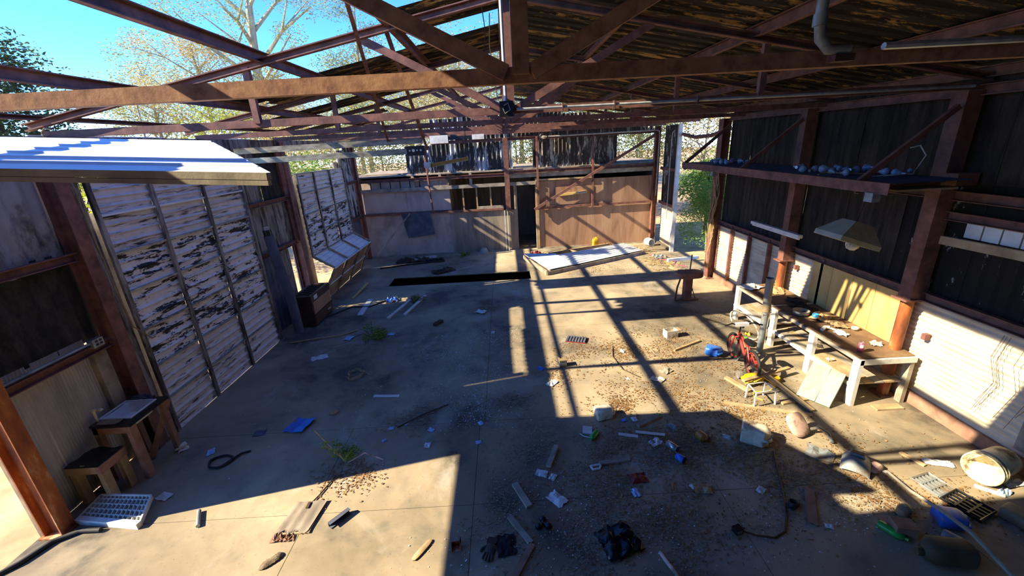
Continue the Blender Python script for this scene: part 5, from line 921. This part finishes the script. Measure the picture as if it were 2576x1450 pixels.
# scattered paper scraps
sc_ = [(-1.55, 4.30, 0.06, 'paper_blue', 'light blue scrap in the dry twigs'), (-1.38, 4.36, 0.05, 'paper_blue', 'pale blue scrap just past the dry twigs'), (-1.05, 4.22, 0.07, 'paper_blue', 'small blue scrap alone on the shaded slab'), (-1.58, 4.08, 0.05, 'paper_blue', 'tiny blue scrap near the sunlit corner'), (-0.45, 4.30, 0.07, 'paper_blue', 'bright blue scrap at the slab joint'), (-0.46, 3.95, 0.06, 'paper_blue', 'bright blue scrap at the tip of the sun patch'), (-1.05, 3.95, 0.08, 'paper_white', 'white shell-like scrap at the sun patch edge'),
       (0.22, 3.42, 0.11, 'paper_white', 'torn white paper under the leaning board'), (0.33, 3.36, 0.08, 'paper_white', 'second torn white paper by the leaning board'), (0.34, 3.08, 0.16, 'paper_white', 'white torn napkin on the dark floor'), (1.53, 3.78, 0.12, 'paper_white', 'bluish white crumpled napkin in the leaves'), (1.10, 3.10, 0.09, 'paper_blue', 'turquoise crushed cup on the dark floor'), (1.75, 3.10, 0.15, 'cardboard', 'tan torn carton on the dark floor'), (1.66, 3.14, 0.06, 'paper_white', 'small white scrap next to the torn carton'), (2.34, 3.80, 0.08, 'pvc_white', 'white ring lid in the dark leaves'), (2.28, 3.05, 0.08, 'paper_white', 'white torn strip in the shade by the cord'), (1.82, 4.02, 0.12, 'grey_plastic', 'grey rectangular scrap in the leaves'), (1.18, 3.28, 0.16, 'red_plastic', 'dark red torn plastic on the dark floor'), (1.48, 3.15, 0.07, 'orange_jar', 'small orange crumpled wrapper'), (2.62, 2.63, 0.06, 'paper_white', 'white oval scrap below the plain plank'),
       (0.52, 5.10, 0.14, 'paper_white', 'white torn bag at the shadow line'), (0.40, 5.52, 0.1, 'blue_plastic', 'blue crushed can left of the shadow line'), (1.30, 4.20, 0.07, 'blue_bright', 'small blue wrapper beside the milk jug'), (1.42, 4.20, 0.08, 'paper_white', 'white scrap beside the milk jug'), (1.72, 4.25, 0.08, 'lime_plastic', 'pale green wrapper in the sunlit leaves'), (1.75, 5.92, 0.1, 'paper_white', 'white paper ball in the sunlit leaves'), (2.0, 5.05, 0.16, 'jug_white', 'cream plastic piece on the sunlit floor'), (2.2, 5.25, 0.16, 'wood_grey', 'grey sawn-off branch piece on the sunlit floor'), (1.6, 5.1, 0.06, 'pvc_white', 'white stub on the crossing shadows'), (-2.25, 7.05, 0.12, 'paper_blue', 'pale blue scrap by the moss clump'), (-3.0, 6.98, 0.16, 'paper_blue', 'pale blue torn sheet near the moss clump'), (-0.62, 7.9, 0.2, 'paper_white', 'white broken strip by the twig heap'), (-3.98, 4.13, 0.1, 'jug_white', 'flat cream scrap at the foot of the sink bench'), (-3.6, 4.05, 0.1, 'paper_blue', 'blue scrap near the coiled hose'), (-3.2, 4.35, 0.12, 'slate_blue', 'grey blue strip on the shaded floor'), (-0.35, 6.9, 0.07, 'paper_white', 'small bluish can tab beside the sun strip'), (-3.65, 3.4, 0.12, 'paper_white', 'white scrap at the edge of the grid panel shadow')]
for k, (x, y, w, m, lb) in enumerate(sc_): crumple('paper_scrap', (x, y), w * 1.1, w * 0.8, w * 0.25, m, lb, 'scrap', k * 1.3, 200 + k, None, 4)

# ================================================================== PLANTS AND LITTER
def leafmat(name, cols, trans=0.45):
    n = N(name, 0.6); info = n.node('ShaderNodeObjectInfo'); f = n.noise(1.3, 3, 0.6); g = n.noise(14, 2, 0.5)
    f2 = n.math('ADD', n.math('MULTIPLY', f, 0.55), n.math('MULTIPLY', g, 0.45))
    k = len(cols); n.color(n.ramp(f2, [(0.32 + 0.36 * i / (k - 1), c) for i, c in enumerate(cols)]))
    tr = n.node('ShaderNodeBsdfTranslucent'); n.link(n.b.inputs['Base Color'].links[0].from_socket, tr.inputs['Color'])
    mx = n.node('ShaderNodeMixShader'); mx.inputs[0].default_value = trans; out = n.t.nodes['Material Output']
    n.link(n.b.outputs[0], mx.inputs[1]); n.link(tr.outputs[0], mx.inputs[2]); n.link(mx.outputs[0], out.inputs['Surface']); M[name] = n.m
leafmat('leaf_olive', ['#6f7040', '#98964f', '#b8b270'])
leafmat('leaf_dark', ['#1d2a1a', '#33462a', '#55652f'])
leafmat('leaf_lime', ['#6a7720', '#94a028', '#b6b642'])
leafmat('leaf_green', ['#4c6a24', '#76983a', '#a3b554'])
leafmat('leaf_autumn', ['#756b42', '#a6955c', '#bfae78', '#8d9348'])
leafmat('leaf_brown', ['#5a4028', '#8c6a42', '#b8955f'], 0.15)
leafmat('leaf_mix', ['#4f5c28', '#748040', '#8f8d56', '#9a8b66'])
mottled('trunk_pale', [(0.3, '#7d7662'), (0.6, '#aaa288'), (0.8, '#c0b89c')], 6, 0.9, 0, (1, 1, 0.3), bump=0.4)
mottled('trunk_dark', [(0.3, '#2d241b'), (0.7, '#5b4a3a')], 6, 0.9, 0, (1, 1, 0.3), bump=0.4)
def leaves(clumps, n, size, seed, flat=0.4):
    """clumps: (x,y,z,r). leaf quads folded on their midrib"""
    rd = random.Random(seed); mb = MB(); tot = sum(c[3] ** 2 for c in clumps)
    for x, y, z, r in clumps:
        for _ in range(max(4, int(n * r * r / tot))):
            while True:
                d = Vector((rd.uniform(-1, 1), rd.uniform(-1, 1), rd.uniform(-1, 1)))
                if d.length < 1: break
            p = Vector((x, y, z)) + Vector((d.x, d.y, d.z * 0.8)) * r; s = size * rd.uniform(0.6, 1.4)
            a = Vector((rd.uniform(-1, 1), rd.uniform(-1, 1), rd.uniform(-1, 1) * flat)).normalized(); b = a.cross(Vector((rd.uniform(-1, 1), rd.uniform(-1, 1), rd.uniform(-0.3, 1)))).normalized() * 0.45
            mb.add([p - a * s * 0.5, p + b * s * 0.5, p + a * s * 0.6, p - b * s * 0.5], [(0, 1, 2, 3)])
    return mb
def limbs(base, top, r, nb, spread, seed, depth=2):
    """trunk with forking limbs; returns mesh and limb tips"""
    rd = random.Random(seed); mb = MB(); tips = []; b, tp = Vector(base), Vector(top); pts = []
    for i in range(7):
        f = i / 6; pts.append(b.lerp(tp, f) + Vector((math.sin(f * 5 + seed) * 0.1, math.cos(f * 4 + seed) * 0.1, 0)) * r * 6 * f)
    mb.tube(pts, [r * (1 - 0.75 * i / 6) for i in range(7)], 8); H = (tp - b).length; tips.append(pts[-1])
    for k in range(nb):
        f = 0.35 + 0.6 * (k + 0.5) / nb; s = pts[0].lerp(pts[-1], f); s = pts[min(6, int(f * 6))].lerp(pts[min(6, int(f * 6) + 1)], f * 6 % 1); a = k * 2.4 + seed
        L = spread * (1.15 - 0.5 * f) * rd.uniform(0.7, 1.2); e = s + Vector((math.cos(a) * L, math.sin(a) * L, L * rd.uniform(0.35, 0.9))); m = s.lerp(e, 0.5) + Vector((0, 0, L * 0.1))
        rr = r * (1 - 0.75 * f) * 0.6; mb.tube([s, m, e], [rr, rr * 0.6, rr * 0.25], 6); tips.append(e); tips.append(m)
        if depth > 1:
            for q in range(2):
                e2 = m + Vector((math.cos(a + (q * 2 - 1) * 0.8) * L * 0.5, math.sin(a + (q * 2 - 1) * 0.8) * L * 0.5, L * rd.uniform(0.2, 0.6))); mb.tube([m, e2], [rr * 0.5, rr * 0.15], 5); tips.append(e2)
    return mb, tips
def tree(name, label, base, top, r, nb, spread, leaf, n, size, seed, cr=0.9, trunk='trunk_pale', group=None, cat='tree'):
    t = thing(name, label, cat, (base[0], base[1], base[2]), 0, group)
    mb, tips = limbs(base, top, r, nb, spread, seed); mk('trunk', mb, trunk, t)
    if n: mk('foliage', leaves([(p.x, p.y, p.z, cr * random.Random(seed * 7 + i).uniform(0.6, 1.2)) for i, p in enumerate(tips)], n, size, seed), leaf, t)
    return t
def gzz(x, y): return gz(x, y) - 0.05
def at(x, y): return (x, y, gzz(x, y))
G = 'trees behind the workshop'
tree('tall_tree', 'tall pale-barked tree with sparse olive foliage seen through the stripped roof', at(-12.6, 24), (-11.9, 24, 14), 0.36, 15, 3.6, 'leaf_olive', 22000, 0.085, 3, 0.85)
tree('tall_tree', 'broad loose tree with rusty tinged foliage beside the tall pale tree', at(-15.5, 24), (-15.2, 24, 8.6), 0.2, 13, 2.8, 'leaf_autumn', 16000, 0.085, 5, 0.7)
tree('tall_tree', 'slim half-bare tree right of the tall pale tree', at(-7.6, 25), (-7.2, 25, 10.5), 0.17, 7, 1.8, 'leaf_olive', 7000, 0.085, 8, 0.9)
tree('tall_tree', 'grey forked tree behind the ridge sheets', at(-3.2, 23), (-3.4, 23, 9.5), 0.15, 8, 1.8, 'leaf_olive', 7000, 0.085, 10, 0.95)
tree('oak_tree', 'dark dense oak beyond the side wall', at(-15.6, 14), (-15.2, 14, 6.3), 0.3, 9, 1.9, 'leaf_dark', 16000, 0.11, 12, 1.1, 'trunk_dark')
tree('bare_tree', 'leafless thin tree against the sky beyond the side wall', at(-13.6, 17), (-13.3, 17, 6.0), 0.06, 10, 1.2, None, 0, 0, 14)
bs = [('leaf_lime', 'bright lime bush beyond the side wall under the oak', (-13.2, 13.5), 3.3, 1.5, 3500), ('leaf_lime', 'bright yellow green small tree behind the wide sectional door', (-12.8, 20.5), 5.0, 1.6, 3500), ('leaf_mix', 'mixed green bush above the wide sectional door', (-8.5, 12.5), 2.6, 1.3, 2500), ('leaf_lime', 'yellow green bush showing over the wide sectional door', (-7.2, 8.2), 2.5, 1.1, 2500), ('leaf_green', 'green bush showing over the narrower sectional door', (-7.2, 14.5), 2.6, 1.4, 3500)]
for i, (lf, lb, (x, y), h, sp, n) in enumerate(bs): tree('bush', lb, at(x, y), (x + 0.1, y, h), 0.06, 9, sp, lf, n, 0.11, 20 + i, 0.75, 'trunk_dark', None, 'bush')
k = 0
for x, y, h, lf, lb in ((-10.5, 22, 4.6, 'leaf_autumn', 'straw coloured thicket behind the far left corner'), (-7.6, 19.5, 4.0, 'leaf_autumn', 'tan thicket beyond the narrower sectional door'), (-5.0, 18, 3.8, 'leaf_mix', 'green and tan thicket behind the pink plywood corner'), (-2.2, 18.8, 4.8, 'leaf_autumn', 'tan leafed thicket behind the peeling blue sheets'), (0.6, 18.3, 4.2, 'leaf_mix', 'green thicket in the gap beside the stud post'), (3.2, 18.8, 4.6, 'leaf_mix', 'yellow green thicket behind the end wall'), (5.6, 18.0, 4.0, 'leaf_mix', 'green thicket in the square opening of the end wall'), (8.2, 17.5, 4.2, 'leaf_autumn', 'tan thicket past the pale corner post'), (11.5, 18.5, 4.5, 'leaf_mix', 'bushy thicket far beyond the open side doorway'), (10.0, 14.0, 3.5, 'leaf_autumn', 'straw thicket across from the open side doorway'), (13.5, 15.5, 4.5, 'leaf_mix', 'tall thicket outside beyond the side doorway')):
    tree('thicket', lb, at(x, y), (x, y, h), 0.07, 11, 2.1, lf, 14000, 0.085, 40 + k, 1.05, 'trunk_pale', 'thickets behind the end wall', 'bush'); k += 1
for x, y, h, lb, lf in ((-2.4, 28, 8.0, 'olive tree standing far behind the peeling blue sheets', 'leaf_autumn'), (-6.2, 31, 8.0, 'tan leafed tree far behind the pink plywood corner', 'leaf_autumn'), (-10.5, 33, 8.5, 'green tree far behind the far left corner', 'leaf_mix'), (1.4, 31, 8.8, 'green tree far behind the stud post', 'leaf_mix'), (5.4, 28, 8.0, 'olive tree far behind the brown plywood', 'leaf_olive'), (9.5, 30, 9.0, 'olive tree far beyond the corner post', 'leaf_mix'), (-21, 28, 7.5, 'olive tree far beyond the oak', 'leaf_olive'), (14.5, 25, 8.5, 'olive tree far beyond the side doorway', 'leaf_autumn'), (-16.5, 32, 6.5, 'low green tree far beyond the bare tree', 'leaf_mix')):
    tree('background_tree', lb, at(x, y), (x, y, h), 0.2, 14, 2.9, lf, 15000, 0.12, 60 + k, 1.25, 'trunk_pale', G); k += 1
# leafy shrub growing into the open side doorway
t = thing('leafy_shrub', 'yellow green leafy shrub growing into the open side doorway', 'shrub', at(5.6, 11.3))
mb, tips = limbs(at(5.6, 11.3), (5.5, 11.3, 1.7), 0.03, 12, 0.7, 80); mk('trunk', mb, 'trunk_pale', t); rd = random.Random(81)
cl = [(p.x if p.x > 5.25 else 5.3, p.y, p.z, 0.26) for p in tips] + [(5.6 + rd.uniform(-0.3, 0.5), 11.9 + rd.uniform(-1.5, 1.2), rd.uniform(0.15, 1.7), 0.27) for _ in range(44)]
mk('foliage', leaves(cl, 16000, 0.045, 82), 'leaf_green', t)
tree('leafy_shrub', 'taller green shrub behind the yellow green one at the side doorway', at(6.7, 13.8), (6.7, 13.8, 2.0), 0.05, 14, 0.9, 'leaf_green', 9000, 0.07, 82, 0.5, 'trunk_dark', None, 'shrub')
tree('leafy_shrub', 'loose green bush at the outer edge of the side doorway', at(5.9, 10.5), (5.9, 10.5, 0.9), 0.03, 10, 0.6, 'leaf_mix', 4000, 0.05, 83, 0.36, 'trunk_pale', None, 'shrub')
# vines on the doorway column
mb = MB(); rd = random.Random(3)
for i in range(9):
    y = 9.2 + rd.uniform(-0.12, 0.2); z = rd.uniform(0.2, 1.4); mb_ = MB().tube([(4.62, y, z), (4.58, y + 0.05, z + 0.4), (4.63, y - 0.05, z + 0.8), (4.56, y + rd.uniform(-0.1, 0.1), z + 1.3)], 0.006, 4)
    single('dry_vine', mb_, 'rope_tan', 'dry tan vine stem clinging to the column at the side doorway', 'vine', None, 0, None, 'vines on the doorway column')
for i in range(7):
    y = 3.25 + rd.uniform(-0.12, 0.3); single('dry_vine', MB().tube([(4.74, y, 1.25), (4.72, y + 0.03, 1.0), (4.75, y - 0.04, 0.75), (4.74, y + 0.05, 0.55 - rd.random() * 0.2)], 0.002, 4), 'cable_brown', 'thin brown vine hanging on the pale corrugated wall', 'vine', None, 0, None, 'vines on the corrugated wall')
# weed clump rooted in the slab joint
t = thing('weed_clump', 'green weed with woody stems growing from the floor at the sunlit edge', 'weed', (-1.92, 3.76, 0)); rd = random.Random(9); tips = []
for i in range(11):
    a = i * 0.57 + rd.uniform(-0.2, 0.2); L = rd.uniform(0.16, 0.34); e = Vector((-1.92 + math.cos(a) * L * 0.6, 3.78 + math.sin(a) * L * 0.4, L * rd.uniform(0.5, 0.95)))
    mk('stem', MB().tube([(-1.92, 3.76, 0), Vector((-1.92, 3.76, 0)).lerp(e, 0.55) + Vector((0, 0, 0.03)), e], [0.006, 0.004, 0.003], 5), 'rope_tan', t)
    if i % 3 != 2: tips += [e, e.lerp(Vector((-1.92, 3.76, 0.05)), 0.35)]
mk('stem', MB().tube([(-1.92, 3.76, 0), (-2.1, 3.85, 0.14), (-2.26, 3.9, 0.33)], 0.005, 5), 'rope_tan', t); mk('stem', MB().tube([(-1.9, 3.74, 0), (-1.7, 3.77, 0.1), (-1.5, 3.74, 0.02)], 0.006, 5), 'pink_plastic', t)
mk('foliage', leaves([(p.x, p.y, p.z, 0.055) for p in tips], 420, 0.032, 4), 'leaf_green', t)
for (x, y, s, n, lb, lf) in ((-2.58, 6.98, 0.28, 900, 'low mossy weed clump on the floor by the pale blue sheet', 'leaf_green'), (-2.05, 8.75, 0.2, 400, 'small dry weed tuft by the pale trim strip', 'leaf_mix'), (-1.35, 12.62, 0.2, 400, 'weed tuft at the foot of the pink plywood', 'leaf_green')):
    t = thing('weed_clump', lb, 'weed', (x, y, 0)); rd = random.Random(int(x * 100))
    for i in range(7): a = i * 0.9; mk('stem', MB().tube([(x, y, 0), (x + math.cos(a) * s * 0.5, y + math.sin(a) * s * 0.5, s * 0.4), (x + math.cos(a) * s, y + math.sin(a) * s, s * rd.uniform(0.2, 0.8))], 0.004, 4), 'wood_dark', t)
    mk('foliage', leaves([(x + rd.uniform(-1, 1) * s * 0.7, y + rd.uniform(-1, 1) * s * 0.7, s * rd.uniform(0.1, 0.4), s * 0.35) for _ in range(9)], n, 0.035, 6), lf, t)
# litter: dry leaves, chips and twigs too many to count
def litter(name, label, cat, blobs, size, mat, seed, long=1.0):
    rd = random.Random(seed); mb = MB()
    for x, y, rx, ry, n in blobs:
        for _ in range(n * 2):
            px, py = rd.gauss(x, rx * 0.55), rd.gauss(y, ry * 0.55)
            if math.sin(5.3 * px + 1.7 * py + seed) * math.sin(4.1 * py - 2.3 * px) + 0.6 * math.sin(11 * px - 3 * py) * math.sin(9 * py + 4 * px) < rd.uniform(-1.1, 0.55): continue
            if not (-4.25 < px < 4.65 and 2.0 < py < 12.9) or (PX0 - 0.05 < px < PX1 + 0.05 and PY0 - 0.05 < py < PY1 + 0.1): continue
            s = size * rd.uniform(0.5, 1.5); a = rd.uniform(0, 6.28); c, d = math.cos(a) * s, math.sin(a) * s; w = rd.uniform(0.3, 0.55) / long
            z = rd.uniform(0.002, 0.008); k = s * rd.uniform(0.1, 0.35) / long
            mb.add([(px - c * long / 2, py - d * long / 2, z), (px - d * w, py + c * w, z + k), (px + c * long / 2, py + d * long / 2, z + k * 0.4), (px + d * w, py - c * w, z)], [(0, 1, 2, 3)])
    o = mk(name, mb, mat); tag(o, label, cat); o['kind'] = 'stuff'; return o
litter('leaf_litter', 'dry brown and tan leaf litter strewn over the sunlit and shaded floor', 'leaves', [(1.6, 5.9, 0.9, 0.5, 1200), (2.5, 6.1, 0.8, 0.6, 1100), (2.0, 4.7, 0.9, 0.5, 900), (1.3, 4.5, 0.35, 0.2, 500), (1.9, 3.75, 0.9, 0.35, 1500), (2.6, 4.2, 0.6, 0.3, 600), (2.6, 3.3, 0.5, 0.6, 600), (1.2, 3.4, 0.7, 0.5, 700), (1.0, 2.7, 1.0, 0.4, 600), (3.2, 3.3, 0.8, 0.5, 700), (3.6, 2.8, 0.8, 0.3, 500), (-1.8, 3.55, 0.3, 0.25, 350), (0.6, 5.3, 0.4, 0.6, 250), (3.0, 5.3, 0.7, 0.7, 500), (2.6, 11.9, 1.3, 0.5, 700), (4.2, 11.4, 0.4, 0.8, 400), (-2.6, 12.2, 1.3, 0.4, 600), (2.2, 10.4, 1.0, 0.4, 400), (3.9, 7.3, 0.5, 1.0, 300)], 0.020, 'leaf_brown', 1)
litter('twig_litter', 'broken grey brown twig bits strewn over the floor', 'twigs', [(1.9, 3.7, 1.0, 0.4, 3600), (1.0, 3.3, 0.7, 0.5, 1800), (0.9, 2.6, 0.8, 0.4, 1800), (2.6, 3.0, 0.5, 0.4, 1000), (-1.2, 4.5, 0.5, 0.25, 1200), (-0.05, 4.75, 0.25, 0.2, 700), (-2.3, 8.5, 0.7, 0.4, 1000), (-2.6, 6.6, 0.5, 0.5, 800), (-0.4, 8.1, 0.3, 0.25, 600), (-3.0, 12.2, 1.2, 0.4, 1400), (0.2, 3.9, 0.5, 0.4, 1000), (-0.2, 3.0, 0.3, 0.4, 500)], 0.017, 'bark', 2, 1.7)
litter('paint_chips', 'tiny pale paint chips sprinkled on the dark floor', 'chips', [(-1.0, 6.3, 0.8, 0.6, 700), (-0.6, 5.2, 0.7, 0.7, 600), (-0.3, 6.8, 0.4, 0.4, 300), (1.0, 3.2, 1.0, 0.5, 250), (0.5, 2.6, 1.2, 0.3, 250), (2.6, 2.7, 1.0, 0.4, 250), (-0.5, 4.5, 0.6, 0.4, 250), (-2.5, 5.0, 1.0, 1.0, 120), (2.4, 4.6, 1.0, 0.8, 120), (3.4, 4.3, 0.8, 0.5, 100)], 0.011, 'paper_white', 3)
litter('straw_bits', 'sand and straw bits over the far sunlit floor', 'straw', [(3.4, 12.2, 0.9, 0.4, 500), (4.1, 10.6, 0.5, 0.8, 500), (1.2, 12.3, 0.6, 0.3, 250)], 0.05, 'rope_tan', 4, 2.2)
# dry twigs in the open
for k, (pts, lb) in enumerate((([(1.64, 6.1, 0.01), (1.55, 5.75, 0.012), (1.6, 5.35, 0.012), (1.78, 5.12, 0.01)], 'dark curved twig on the sunlit floor among leaves'), ([(-1.95, 3.55, 0.01), (-2.02, 3.3, 0.01), (-2.1, 3.1, 0.012)], 'thin twig running from the weed to the rotten board'), ([(-1.48, 4.30, 0.012), (-1.2, 4.5, 0.03), (-0.9, 4.72, 0.012)], 'dark stick in the twig heap on the shaded floor'))):
    single('twig', MB().tube(pts, 0.007, 5), 'wood_dark', lb, 'twig')
